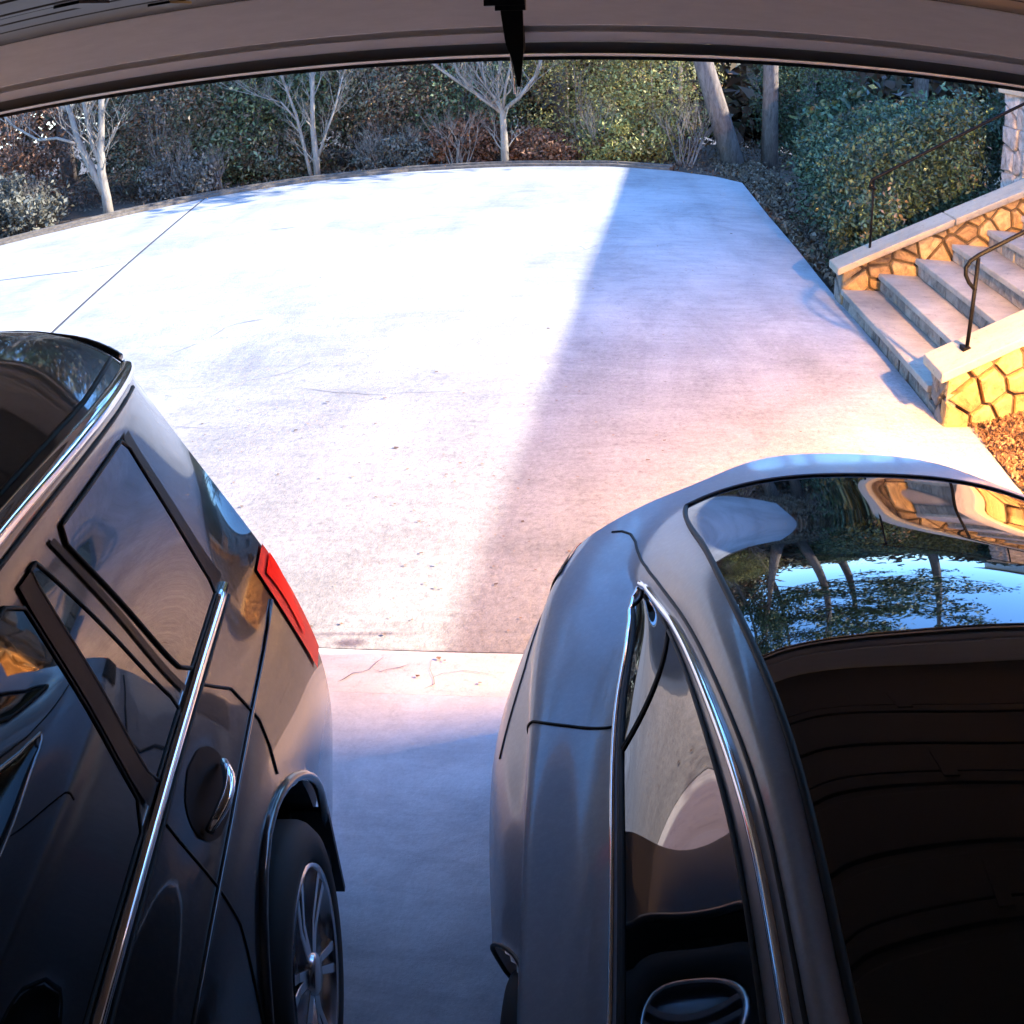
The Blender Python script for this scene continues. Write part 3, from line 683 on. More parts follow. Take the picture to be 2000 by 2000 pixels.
for (x, y, sd_, lb) in ((-10.8, 15.6, 51, 'upright twiggy sapling left of the leftmost bare tree'), (-7.7, 17.5, 52, 'thin bare sapling just right of the leftmost bare tree'), (-2.4, 18.9, 53, 'thin bare sapling midway between the middle and centre trees'), (.3, 19.3, 54, 'bare sapling in front of the yellow green shrubs'), (1.9, 19.2, 55, 'bare twiggy sapling by the right corner of the driveway'), (-6.9, 18.0, 31, 'twiggy knee high bare shrub between the leftmost and middle bare trees'), (-3.2, 19.1, 37, 'twiggy bare shrub at the driveway edge just left of the centre tree'), (-9.6, 15.3, 41, 'spreading twiggy shrub at the far left of the driveway edge'), (-4.0, 18.7, 44, 'small bare shrub right of the slim twin-stemmed tree')):
    R = random.Random(sd_); o = thing('bare_shrub', lb, 'shrub', (x, y, -.1), 0, 'bare shrubs on the driveway edge'); bp = []
    for k in range(11):
        a = R.uniform(0, 6.28); branching(R, Vector((R.uniform(-.15, .15), R.uniform(-.1, .1), 0)), Vector((cos(a) * .45, sin(a) * .3, 1)).normalized(), .42 if sd_ < 50 else .62, .014, 3, bp, kids=(2, 3))
    tubes('stems', bp, M['twigbark'], o, 4)
G1 = 'shrubs of the dense hedge behind the driveway'
SH = [ # x, y, rx, ry, h, n, leafsize, mat, label
 (-13.2, 15.2, 1.6, 1.4, 2.9, 3500, .044, 'leafbrown', 'tall russet leaved shrub at the far left edge of the hedge'),
 (-11.0, 17.2, 1.4, 1.2, 3.0, 4000, .043, 'leafbrown', 'russet shrub behind the leftmost bare tree'),
 (-11.2, 14.4, .8, .7, .9, 1600, .05, 'leafgrey', 'low grey green shrub at the far left on the driveway edge'),
 (-9.9, 15.5, .9, .7, 1.0, 1900, .05, 'leafgrey', 'low grey green shrub under the leftmost bare tree'),
 (-8.2, 18.2, 1.5, 1.1, 2.7, 4200, .044, 'leafmix', 'dark green shrub right behind the leftmost bare tree'),
 (-6.6, 19.2, 1.5, 1.1, 3.0, 4800, .052, 'leafgreen', 'bright broadleaf evergreen between the leftmost and middle bare trees'),
 (-5.7, 20.3, 1.3, 1.0, 3.2, 3600, .052, 'leafgreen', 'glossy evergreen shrub behind the slim twin-stemmed tree'),
 (-4.1, 19.9, 1.3, 1.0, 2.9, 4000, .044, 'leafmix', 'dark mixed green and brown shrub right of the slim twin-stemmed tree'),
 (-3.7, 21.4, 1.2, 1.0, 3.6, 2600, .048, 'leafbrown', 'rusty orange shrub top above the middle of the hedge'),
 (-2.4, 20.3, 1.2, 1.0, 2.8, 4000, .043, 'leafteal', 'dark green shrub left of the centre bare tree'),
 (-2.4, 19.3, .8, .5, .9, 1500, .05, 'leafbrown', 'low russet shrub at the foot of the hedge left of the centre tree'),
 (-.1, 20.6, 1.5, 1.1, 3.0, 4600, .043, 'leafyellow', 'yellow green shrub just right of the centre bare tree'),
 (1.4, 20.4, 1.3, 1.1, 3.1, 4200, .043, 'leafyellow', 'yellow green shrub at the right end of the sunlit hedge'),
 (4.7, 20.8, 1.1, 1.0, 2.6, 4200, .043, 'leafteal', 'dark blue green shrub beyond the pines at the right corner of the driveway'),
 (-8.9, 20.6, 1.5, 1.1, 3.4, 3000, .048, 'leafbrown', 'brown shrub deep behind the dark green one on the left'),
 (-7.5, 17.4, .7, .4, .8, 1500, .04, 'leafgrey', 'low grey shrub between the leftmost tree and the bare twiggy shrub'),
 (-5.9, 18.6, .8, .5, 1.1, 1800, .045, 'leafmix', 'low brownish shrub left of the slim twin-stemmed tree'),
 (-3.6, 18.9, .7, .4, .7, 1400, .04, 'leafgrey', 'low grey shrub right of the slim twin-stemmed tree'),
 (-.9, 19.2, .8, .4, .7, 1500, .045, 'leafbrown', 'low russet shrub just right of the centre tree foot'),
 (.7, 19.3, .9, .5, .9, 1700, .045, 'leafyellow', 'low yellow green shrub in front of the taller yellow green ones'),
 (-2.9, 22.0, 1.0, .8, 3.4, 2200, .06, 'leafbrown', 'rusty shrub top left of the centre bare tree'),
 (-13.5, 12.6, 1.1, .9, 1.2, 1800, .05, 'leafgrey', 'low grey green shrub left of the driveway, cut by the frame edge'),
]
for (x, y, rx, ry, h, n, ls, m_, lb) in SH:
    shrub('hedge_shrub', lb, 'shrub', x, y, rx, ry, h, n, ls, m_, G1, clumps=int(30 + n / 90))
# evergreens on the right, along the driveway
G2 = 'evergreen bushes beside the steps'
EV = [(3.6, 10.9, 1.0, .95, 2.35, 30000, .030, .25, 'large dark evergreen bush directly behind the farther stair wall'),
      (3.65, 12.9, 1.0, 1.1, 2.3, 22000, .033, .25, 'dark evergreen bush second from the stairs along the driveway'),
      (2.95, 9.95, .42, .55, .95, 6000, .030, .2, 'small low evergreen squeezed between driveway and farther stair wall'),
      (5.0, 11.4, .9, .9, 2.3, 18000, .033, .3, 'dark evergreen bush behind the coping, next to the stone pillar'),
      (4.05, 15.4, .8, .9, 2.0, 3600, .07, .3, 'dark evergreen bush farthest from the stairs along the driveway'),
      (5.4, 15.0, 1.0, 1.0, 1.9, 3600, .07, .3, 'dark evergreen deep behind the bush by the pillar')]
for (x, y, rx, ry, h, n, ls, tp_, lb) in EV:
    shrub('evergreen_bush', lb, 'bush', x, y, rx, ry, h, n, ls, 'leafteal', G2, clumps=int(40 + n / 200), taper=tp_, spread=.17, cut=True, stem_r=.03)
# tall pines with bare trunks, and the dark wood behind
G3 = 'tall pines behind the driveway'
def pine(x, y, h, r, lean, label, seed):
    R = random.Random(seed); o = thing('pine_tree', label, 'tree', (x, y, -.4 - max(0, (y - 24) * .12)), 0, G3)
    P = [(lean * h * t, .15 * sin(t * 5 + seed), h * t) for t in (0, .2, .4, .6, .8, 1)]
    bp = []; cs = []
    for k in range(26):
        t = R.uniform(.38, .98); a = R.uniform(0, 6.28); L = (1.05 - t) * h * .33 + .5
        q_ = min(int(t * 5), 4); p0 = Vector(P[q_]).lerp(Vector(P[q_ + 1]), t * 5 - q_); d = Vector((cos(a), sin(a), R.uniform(-.1, .45))).normalized()
        p1 = p0 + d * L * .6 + Vector((0, 0, -.1)); p2 = p0 + d * L + Vector((0, 0, .15))
        bp.append(([p0, p1, p2], [r * .22, r * .12, .012]))
        for j in range(5): cs.append(p0.lerp(p2, R.uniform(.45, 1.05)) + Vector((R.uniform(-.35, .35), R.uniform(-.35, .35), R.uniform(-.15, .3))))
    tubes('trunk', [(P, [r, r * .85, r * .72, r * .55, r * .35, r * .1])] + bp, M['pinebark'], o, 8)
    cs = np.array([tuple(c) for c in cs]); n = 3600; k = nrg.integers(0, len(cs), n)
    P_ = cs[k] + nrg.normal(size=(n, 3)) * np.array([.38, .38, .2])
    V, F, T = leaves(P_, .13, .45 + .1 * nrg.normal(size=n)); fast_mesh('needles', V, F, M['leafteal'], o, tone=T)
for a in ((3.0, 19.3, 10, .23, -.30, 'leaning pine trunk beyond the right corner of the driveway', 1), (3.7, 19.8, 13, .18, -.01, 'upright pine right of the leaning one beyond the driveway corner', 2), (2.2, 24.5, 16, .2, .0, 'pine trunk half hidden left of the leaning pine', 3), (5.6, 25.5, 14, .2, .02, 'pine behind the evergreen bushes on the right', 4),
          (8.2, 24.0, 15, .22, .03, 'thick pine standing near the pillar side of the view', 5), (-.6, 25.0, 17, .22, .0, 'tall pine behind the yellow green shrubs', 6), (-6.0, 26.0, 16, .2, .01, 'tall pine deep in the wood on the left', 7), (-12.5, 22.0, 15, .22, 0, 'tall pine behind the russet shrubs at far left', 8)):
    pine(*a)
def woods():
    P = []; S_ = []
    for k in range(330):
        x = rnd.uniform(-40, 20); y = 26 + rnd.random() * 9
        if x < -15: y = 14 + rnd.random() * 16
        h = rnd.uniform(10, 13) if x < -9 else rnd.uniform(5.5, 9) if x < 1.5 else rnd.uniform(3.0, 5.0)
        n = int(60 + h * 26)
        zc = -min(9.0, max(0, y - 24) * 0.14)
        c = np.array([x, y, zc + h * .5]); p = nrg.normal(size=(n, 3)); p /= np.linalg.norm(p, axis=1)[:, None]; p *= nrg.uniform(.5, 1.05, n)[:, None]
        P.append(c + p * np.array([1.7 * rnd.uniform(.7, 1.2), 1.5, h * .52]))
    P = np.concatenate(P); V, F, T = leaves(P, .30, .38 + .14 * nrg.normal(size=len(P)))
    o = fast_mesh('woodland', V, F, M['leafmix'], tone=T); o['kind'] = 'stuff'
    tag(o, 'dense dark woodland closing the view behind the hedge', 'woodland')
woods()
def ground_leaves():
    n = 26000
    x = nrg.uniform(-16, 7, n); y = nrg.uniform(12, 24, n)
    k = n // 4; x[:k] = nrg.uniform(2.5, 3.4, k); y[:k] = nrg.uniform(9.3, 20, k)
    fx = np.array([p[0] for p in fe]); fy = np.array([p[1] for p in fe])
    lim = np.interp(x, fx, fy) + .12
    rx = np.interp(y, [8.9, 10, 11.25, 13.57, 16.65], [2.44, 2.46, 2.50, 2.55, 2.66])
    keep = ((y > lim) & (x < 2.6)) | ((x > rx) & (y > 9.25) & (x >= 2.4)); keep &= ~((x < 2.66) & (y < 16.8) & (x < rx))
    x, y = x[keep], y[keep]
    P = np.stack([x, y, -.05 + nrg.uniform(0, .07, len(x))], 1)
    V, F, T = leaves(P, .045, .5 + .2 * nrg.normal(size=len(x)))
    o = fast_mesh('leaf_litter', V, F, M['litter'], tone=T); o['kind'] = 'stuff'
    tag(o, 'brown fallen leaves covering the ground beyond the driveway edge', 'leaf litter')
ground_leaves()
def mulch():
    n = 9000
    x = nrg.uniform(2.6, 4.6, n); y = nrg.uniform(3.8, 5.93, n)
    x = 2.6 + (x - 2.6) * nrg.random(n) ** .5
    h = .02 + .35 * np.clip(x - 2.62, 0, 1.2) ** 1.1 * np.clip((y - 3.7) * .4, .2, 1)
    P = np.stack([x, y, h], 1)
    V, F, T = leaves(P, .022, .5 + .25 * nrg.normal(size=n))
    o = fast_mesh('bark_mulch', V, F, M['mulch'], tone=T); o['kind'] = 'stuff'
    tag(o, 'reddish brown bark chips banked against the nearer stair wall', 'mulch')
    xs = np.linspace(2.6, 5.4, 16); ys = np.linspace(3.7, 5.93, 12); VV = []
    for yy in ys:
        for xx in xs: VV.append((xx, yy, -.01 + .35 * min(max(xx - 2.62, 0), 1.2) ** 1.1 * min(max((yy - 3.7) * .4, .2), 1)))
    FF = [(j * 16 + i, j * 16 + i + 1, (j + 1) * 16 + i + 1, (j + 1) * 16 + i) for j in range(11) for i in range(15)]
    o = mesh_obj('mulch_bed', VV, FF, M['ground'], smooth=True); o['kind'] = 'structure'
mulch()

# ------------------------------------------------------------------ cars: lofted surfaces
def cr(P, t):
    """Catmull-Rom through P (n,k) at float t in [0,n-1]"""
    n = len(P); i = min(int(t), n - 2); f = t - i
    p1, p2 = P[i], P[i + 1]
    p0 = P[i - 1] if i > 0 else 2 * p1 - p2
    p3 = P[i + 2] if i + 2 < n else 2 * p2 - p1
    return .5 * ((2 * p1) + (p2 - p0) * f + (2 * p0 - 5 * p1 + 4 * p2 - p3) * f * f + (3 * p1 - p0 - 3 * p2 + p3) * f ** 3)
class Car:
    """lines: list over v of list over stations of (y, x, z); right half, mirrored. v<0 is the left side"""
    def __init__(s, lines, loc, rot):
        A = np.array([[(x, y, z) for (y, x, z) in ln] for ln in lines], dtype=float)
        B = A[::-1][:-1].copy(); B[:, :, 0] *= -1
        s.A = np.concatenate([B, A]); s.n0 = len(A) - 1; s.nv = len(s.A); s.nt = A.shape[1]
        s.loc = loc; s.rot = rot
        def nat(n):
            Am = np.zeros((n, n)); Bm = np.zeros((n, n)); Am[0, 0] = Am[-1, -1] = 1
            for i in range(1, n - 1):
                Am[i, i - 1] = Am[i, i + 1] = 1; Am[i, i] = 4; Bm[i, i - 1] = Bm[i, i + 1] = 6; Bm[i, i] = -12
            return np.linalg.inv(Am) @ Bm
        s.Mt = nat(s.nt); s.Mv = nat(s.nv)
        s.A2 = np.einsum('ij,kjc->kic', s.Mt, s.A)
        s.TY = []
        for i in range((s.nv - 1) * 10 + 1):
            s.TY.append([s.S(-s.n0 + i / 10, j / 12)[1] for j in range((s.nt - 1) * 12 + 1)][::-1])
        s.TY = np.array(s.TY)
    def S(s, v, t):
        w = min(max(v + s.n0, 0), s.nv - 1); t = min(max(t, 0), s.nt - 1)
        j = min(int(t), s.nt - 2); f = t - j; g = 1 - f
        R_ = s.A[:, j] * g + s.A[:, j + 1] * f + ((g ** 3 - g) * s.A2[:, j] + (f ** 3 - f) * s.A2[:, j + 1]) / 6
        i = min(int(w), s.nv - 2); f = w - i; g = 1 - f
        return R_[i] * g + R_[i + 1] * f + ((g ** 3 - g) * (s.Mv[i] @ R_) + (f ** 3 - f) * (s.Mv[i + 1] @ R_)) / 6
    def norm(s, v, t):
        e = .02; m = s.n0 - .001; T = s.nt - 1.001
        a = s.S(min(v + e, m), t) - s.S(max(v - e, -m), t); b = s.S(v, min(t + e, T)) - s.S(v, max(t - e, 0))
        n = np.cross(a, b); n /= np.linalg.norm(n) + 1e-9
        if n[0] * (1 if v >= 0 else -1) + n[2] * .8 < 0: n = -n
        return n
    def t_of_y(s, v, y):
        a = min(max((v + s.n0) * 10, 0), s.TY.shape[0] - 1.0001); i = int(a); f = a - i
        ys = s.TY[i] * (1 - f) + s.TY[i + 1] * f
        return (len(ys) - 1 - np.interp(y, ys, np.arange(len(ys)))) / 12
    def at(s, v, y, off=0.0):
        t = s.t_of_y(v, y); p = s.S(v, t)
        return p + s.norm(v, t) * off if off else p
    def root(s, name, label, cat):
        s.o = thing(name, label, cat, s.loc, s.rot); return s.o
    def body(s, m, wheels, name='body', kv=10, kt=12, wr=.46):
        nv = s.n0 * 2 * kv + 1; ntt = (s.nt - 1) * kt + 1
        V = []
        for i in range(nv):
            v = -s.n0 + i / kv
            for j in range(ntt): V.append(s.S(v, j / kt))
        V = np.array(V)
        inside = np.zeros(len(V), bool)
        vidx = np.repeat(-s.n0 + np.arange(nv) / kv, ntt)
        for (wy, wz) in wheels:
            d = np.hypot(V[:, 1] - wy, V[:, 2] - wz); low = (np.abs(vidx) > s.n0 * .45)
            inside |= (d < wr) & low
        F = []
        for i in range(nv - 1):
            for j in range(ntt - 1):
                q = (i * ntt + j, i * ntt + j + 1, (i + 1) * ntt + j + 1, (i + 1) * ntt + j)
                c = sum(inside[k] for k in q)
                if c == 4: continue
                F.append(q)
        used = set(k for q in F for k in q)
        for k in used:
            if inside[k]:
                for (wy, wz) in wheels:
                    dy, dz = V[k, 1] - wy, V[k, 2] - wz; d = hypot(dy, dz)
                    if d < wr:
                        if d < 1e-6: continue
                        V[k, 1] = wy + dy / d * wr; V[k, 2] = wz + dz / d * wr
        s.bd = mesh_obj(name, V, F, m, s.o, smooth=True); return s.bd
    def end_cap(s, vtop, t, bulge, zb, m, name, n=40, r=22, bz=None):
        """Coons patch closing the loft at station t"""
        half = [s.S(vtop + (s.n0 - vtop) * k / r, t) for k in range(r + 1)]
        right = np.array(half); left = right * np.array([-1, 1, 1])
        top = np.array([s.S(-vtop + 2 * vtop * k / n, t) for k in range(n + 1)])
        b0, b1 = left[-1], right[-1]
        bot = np.array([b0 + (b1 - b0) * k / n + np.array([0, bulge * 1.0 * (1 - abs(2 * k / n - 1) ** 2.4), 0]) for k in range(n + 1)])
        V = []
        for j in range(r + 1):
            w = j / r
            for k in range(n + 1):
                u = k / n
                p = (1 - w) * top[k] + w * bot[k] + (1 - u) * left[j] + u * right[j] - ((1 - u) * (1 - w) * top[0] + u * (1 - w) * top[-1] + (1 - u) * w * bot[0] + u * w * bot[-1])
                V.append(p)
        F = [(j * (n + 1) + k, j * (n + 1) + k + 1, (j + 1) * (n + 1) + k + 1, (j + 1) * (n + 1) + k) for j in range(r) for k in range(n)]
        s.capV = np.array(V).reshape(r + 1, n + 1, 3)
        return mesh_obj(name, V, F, m, s.o, smooth=True)
    def pane(s, v0, v1, yr, yf, m, name, off=.003, parent=None, nu=12, nw=24, thick=0.0, rnd_=0.0):
        """patch between lines v0..v1; yr,yf are functions of f in [0,1] (v0->v1) giving rear and front y"""
        V = []
        for i in range(nu + 1):
            f = i / nu; v = v0 + (v1 - v0) * f; a, b = yr(f), yf(f)
            ta, tb = s.t_of_y(v, a), s.t_of_y(v, b)
            if rnd_:
                e = min(f, 1 - f)
                if e < rnd_:
                    sh = rnd_ * (1 - sqrt(max(0, 1 - (1 - e / rnd_) ** 2))) * .5
                    ta, tb = ta + (tb - ta) * sh, tb - (tb - ta) * sh
            for j in range(nw + 1):
                t = ta + (tb - ta) * j / nw; V.append(s.S(v, t) + s.norm(v, t) * off)
        F = [(i * (nw + 1) + j, i * (nw + 1) + j + 1, (i + 1) * (nw + 1) + j + 1, (i + 1) * (nw + 1) + j) for i in range(nu) for j in range(nw)]
        o = mesh_obj(name, V, F, m, parent or s.o, smooth=True)
        # border path
        w = nw + 1
        path = [V[j] for j in range(w)] + [V[i * w + nw] for i in range(1, nu + 1)] + [V[nu * w + j] for j in range(nw - 1, -1, -1)] + [V[i * w] for i in range(nu - 1, 0, -1)]
        return o, path
    def line(s, pts, r, m, name, off=0.0, n=6, parent=None, sub=10, flat=None):
        P = []
        for (a, b) in zip(pts, pts[1:]):
            for k in range(sub):
                f = k / sub; P.append(s.at(a[0] + (b[0] - a[0]) * f, a[1] + (b[1] - a[1]) * f, off))
        P.append(s.at(*pts[-1], off))
        return tube(name, P, r, m, parent or s.o, n)
    def v_of_z(s, y, z, vmin=2.0):
        best = None
        for k in range(121):
            v = vmin + (s.n0 - vmin) * k / 120; p = s.at(v, y)
            d = abs(p[2] - z)
            if best is None or d < best[0]: best = (d, v)
        return best[1]
    def wheel(s, y, z, x, r, side, label=None, rimr=None):
        rimr = rimr or r * .73
        w = bpy.data.objects.new('wheel', None); COL.objects.link(w); w.parent = s.o; w.location = (side * x, y, z)
        if side < 0: w.rotation_euler = (0, 0, pi)
        ty = lathe('tyre', [(rimr, -.20), (r * .93, -.21), (r, -.18), (r, -.045), (r * .985, -.03), (r * .93, -.008), (r * .86, .0), (rimr * 1.03, -.006), (rimr, -.02)], M['rubber'], w, 56)
        rb = lathe('rim', [(rimr * 1.0, -.02), (rimr * .985, -.004), (rimr * .95, -.010), (rimr * .93, -.05), (rimr * .90, -.12), (.03, -.13)], M['rim'], w, 56)
        bm = bmesh.new()
        for k in range(12):
            a = 2 * pi * (k // 2) / 6 + (.12 if k % 2 else -.12) + .3
            da = .045
            P = []
            for (rr, h, wd) in ((.05, -.018, .016), (rimr * .5, -.022, .012), (rimr * .95, -.012, .015)):
                ca, sa = cos(a + (0 if rr < .06 else 0)), sin(a)
                P.append([(h, rr * ca - wd * sa, rr * sa + wd * ca), (h, rr * ca + wd * sa, rr * sa - wd * ca), (h - .03, rr * ca + wd * sa, rr * sa - wd * ca), (h - .03, rr * ca - wd * sa, rr * sa + wd * ca)])
            rows = [[bm.verts.new(q) for q in row] for row in P]
            for A_, B_ in zip(rows, rows[1:]):
                for i in range(4): bm.faces.new((A_[i], A_[(i + 1) % 4], B_[(i + 1) % 4], B_[i]))
        bm_obj('spokes', bm, M['rim'], w, .003)
        lathe('hub_cap', [(.058, -.03), (.056, -.010), (.045, -.004), (0.001, -.002)], M['rim'], w, 24)
        lathe('brake_disc', [(.15, -.10), (.15, -.09), (.05, -.085)], M['alum'], w, 32)
        return w
    def arch_lip(s, wy, wz, R, m, name, r=.012, side=1, a0=-.35, a1=pi + .35):
        P = []
        for k in range(41):
            a = a0 + (a1 - a0) * k / 40; y = wy + R * cos(a); z = wz + R * sin(a)
            v = s.v_of_z(y, z, s.n0 * .5); p = s.at(v, y)
            P.append((side * p[0], y, z))
        return tube(name, P, r, m, s.o, 8), P
    def well(s, wy, wz, R, x0, x1, side):
        V = []; F = []; n = 40
        for k in range(n + 1):
            a = -.45 + (pi + .9) * k / n
            for x in (x0, x1): V.append((side * x, wy + R * cos(a), wz + R * sin(a)))
        for k in range(n): F.append((2 * k, 2 * k + 1, 2 * k + 3, 2 * k + 2))
        c = len(V); V.append((side * x0, wy, wz))
        for k in range(n): F.append((2 * k, 2 * k + 2, c))
        return mesh_obj('wheel_well', V, F, M['seal'], s.o)

def fl(a, b): return lambda f: a + (b - a) * f

# ---- the dark SUV on the left (rear towards the driveway)
suv = Car([
 [(2.24, 0, 1.752), (2.03, 0, 1.83), (1.6, 0, 1.862), (1.2, 0, 1.868), (.7, 0, 1.87), (.1, 0, 1.868), (-.5, 0, 1.83), (-.9, 0, 1.70), (-1.5, 0, 1.22), (-2.35, 0, 1.05)],
 [(2.20, .38, 1.742), (2.01, .40, 1.812), (1.59, .42, 1.848), (1.2, .43, 1.855), (.7, .43, 1.857), (.1, .43, 1.855), (-.5, .42, 1.82), (-.92, .42, 1.68), (-1.5, .42, 1.20), (-2.33, .4, 1.03)],
 [(2.13, .565, 1.69), (1.94, .645, 1.73), (1.57, .715, 1.77), (1.17, .745, 1.795), (.7, .755, 1.805), (.1, .775, 1.80), (-.5, .76, 1.75), (-.95, .74, 1.62), (-1.5, .80, 1.17), (-2.25, .72, .99)],
 [(2.15, .60, 1.62), (1.92, .68, 1.67), (1.59, .735, 1.70), (1.17, .762, 1.72), (.7, .775, 1.73), (.1, .80, 1.73), (-.5, .79, 1.68), (-1.0, .78, 1.55), (-1.5, .83, 1.14), (-2.2, .77, .96)],
 [(2.08, .73, 1.46), (1.88, .772, 1.47), (1.60, .800, 1.475), (1.2, .818, 1.48), (.7, .83, 1.48), (.1, .84, 1.48), (-.5, .84, 1.44), (-1.05, .83, 1.35), (-1.5, .86, 1.12), (-2.2, .80, .93)],
 [(1.99, .865, 1.31), (1.82, .86, 1.265), (1.6, .86, 1.24), (1.2, .867, 1.22), (.7, .875, 1.21), (.1, .87, 1.20), (-.5, .87, 1.19), (-1.05, .87, 1.17), (-1.5, .885, 1.08), (-2.2, .81, .90)],
 [(1.98, .935, 1.18), (1.83, .93, 1.09), (1.6, .93, 1.05), (1.2, .945, 1.04), (.7, .965, 1.04), (.1, .97, 1.03), (-.5, .97, 1.02), (-1.05, .97, 1.0), (-1.5, .96, .96), (-2.2, .86, .8)],
 [(2.03, .975, 1.0), (1.85, .98, .89), (1.6, .985, .86), (1.2, 1.0, .84), (.7, .985, .84), (.1, .975, .82), (-.5, .975, .82), (-1.05, .99, .8), (-1.5, .99, .78), (-2.2, .89, .65)],
 [(2.10, 1.0, .7), (1.9, 1.0, .66), (1.6, 1.01, .62), (1.2, 1.02, .62), (.7, .99, .6), (.1, .98, .6), (-.5, .98, .6), (-1.05, 1.0, .6), (-1.5, 1.0, .6), (-2.2, .9, .5)],
 [(2.13, .96, .34), (1.9, .97, .28), (1.6, .96, .25), (1.2, .96, .25), (.7, .95, .25), (.1, .95, .25), (-.5, .95, .25), (-1.05, .96, .25), (-1.5, .96, .25), (-2.2, .88, .28)],
], (-1.5, 0, 0), radians(6))
suv.root('parked_suv', 'black glossy SUV with chrome window trim parked at the left, rear towards the driveway', 'car')
WS = (1.30, .40)
suv.body(M['paintblack'], [WS, (-1.45, .40)], wr=.50)
suv.end_cap(2.0, 0.0, .16, .3, M['paintblack'], 'tailgate')
suv.end_cap(2.0, suv.nt - 1.0, -.25, .3, M['paintblack'], 'front_end')
for sd_ in (1, -1):
    V3, V5 = sd_ * 3.15, sd_ * 4.93
    # glass from rear to front; quarter glass, rear door, front door
    paths = []
    for (a0, a1, b0, b1) in ((1.66, 1.72, 1.20, 1.42), (1.10, 1.33, 1.07, 1.10), (1.01, 1.03, .02, .05), (-.06, -.04, -.62, -1.02)):
        g_, p_ = suv.pane(V3, V5, fl(a0, a1), fl(b0, b1), M['glass'], 'window', rnd_=.12)
        paths.append(p_); tube('seal', p_, .0045, M['seal'], g_, 6, closed=True)
    suv.pane(V3, V5, fl(1.185, 1.385), fl(1.165, 1.365), M['recess'], 'pillar_trim', off=.005)
    suv.pane(V3, V5, fl(1.075, 1.105), fl(1.02, 1.04), M['recess'], 'pillar_trim', off=.006)
    suv.pane(V3, V5, fl(.03, .06), fl(-.05, -.03), M['recess'], 'pillar_trim', off=.006)
    suv.pane(V3, V5, fl(1.70, 1.775), fl(1.655, 1.715), M['recess'], 'pillar_trim', off=.005)
    suv.line([(sd_ * 5.03, 1.76), (sd_ * 5.03, 1.2), (sd_ * 5.03, .5), (sd_ * 5.03, -1.05)], .015, M['chrome'], 'belt_trim', .002, n=10)
    suv.line([(sd_ * 5.16, 1.76), (sd_ * 5.16, 1.2), (sd_ * 5.16, .5), (sd_ * 5.16, -1.05)], .006, M['seal'], 'belt_seal', 0)
    suv.line([(sd_ * 2.12, 2.02), (sd_ * 2.12, 1.6), (sd_ * 2.1, .5), (sd_ * 2.1, -.6)], .020, M['chrome'], 'roof_trim', .0, n=12)  # chrome tube standing in for the bright highlight along the roof edge
    suv.line([(sd_ * 1.75, 2.0), (sd_ * 1.85, 1.6), (sd_ * 1.85, .5), (sd_ * 1.85, -.6)], .006, M['seal'], 'roof_gap', .0)
    suv.line([(sd_ * 2.75, 1.9), (sd_ * 2.75, .5), (sd_ * 2.75, -.8)], .006, M['seal'], 'door_gap', .0)
    # door gaps
    suv.line([(sd_ * 5.1, 1.44), (sd_ * 5.6, 1.54), (sd_ * 6.2, 1.565), (sd_ * 6.5, 1.54), (sd_ * 6.75, 1.50)], .0045, M['seal'], 'door_gap', 0)
    suv.line([(sd_ * 5.1, 1.06), (sd_ * 6.5, 1.02), (sd_ * 8.9, .72)], .004, M['seal'], 'door_gap', 0)
    suv.line([(sd_ * 5.1, .02), (sd_ * 8.9, -.05)], .004, M['seal'], 'door_gap', 0)
    suv.line([(sd_ * 6.02, 1.9), (sd_ * 6.05, 1.2), (sd_ * 6.0, .4), (sd_ * 6.0, -1.2)], .007, M['paintblack'], 'body_crease', 0.0)
    # handles with dished recess
    for yh in (1.22, .22):
        vh = 5.55
        g_, p_ = suv.pane(sd_ * 5.28, sd_ * 5.98, lambda f: yh + .115 * sqrt(max(0, 1 - (2 * f - 1) ** 2)) + .004, lambda f: yh - .115 * sqrt(max(0, 1 - (2 * f - 1) ** 2)) - .004, M['recess'], 'handle_recess', off=.0025)
        P = [suv.at(sd_ * (5.70 + .0 * k), yh + .10 - .20 * k / 8, .012 + .03 * sin(pi * k / 8)) for k in range(9)]
        tube('door_handle', P, [.009, .011, .013, .013, .013, .013, .013, .011, .009], M['chrome'], suv.o, 10)
    for (wy, wz) in (WS, (-1.45, .40)):
        suv.arch_lip(wy, wz, .505, M['paintblack'], 'arch_lip', .014, sd_)
        suv.well(wy, wz, .51, .55, .965, sd_)
        suv.wheel(wy, wz, 1.02, .395, sd_)
    # rear corner: mud flap, lamp, fuel flap outline
    box('mud_flap', (.80, 1.005, 1.79, 1.81, .16, .50) if sd_ > 0 else (-1.005, -.80, 1.79, 1.81, .16, .50), M['seal'], suv.o)
    suv.pane(sd_ * 5.55, sd_ * 7.5, lambda f: 2.3, lambda f: 1.905 + .10 * f * f, M['redglow'], 'tail_lamp', off=.006)
    suv.pane(sd_ * 5.75, sd_ * 7.0, lambda f: 1.975 + .02 * f, lambda f: 1.925 + .05 * f, M['redlens'], 'lamp_lens', off=.010)
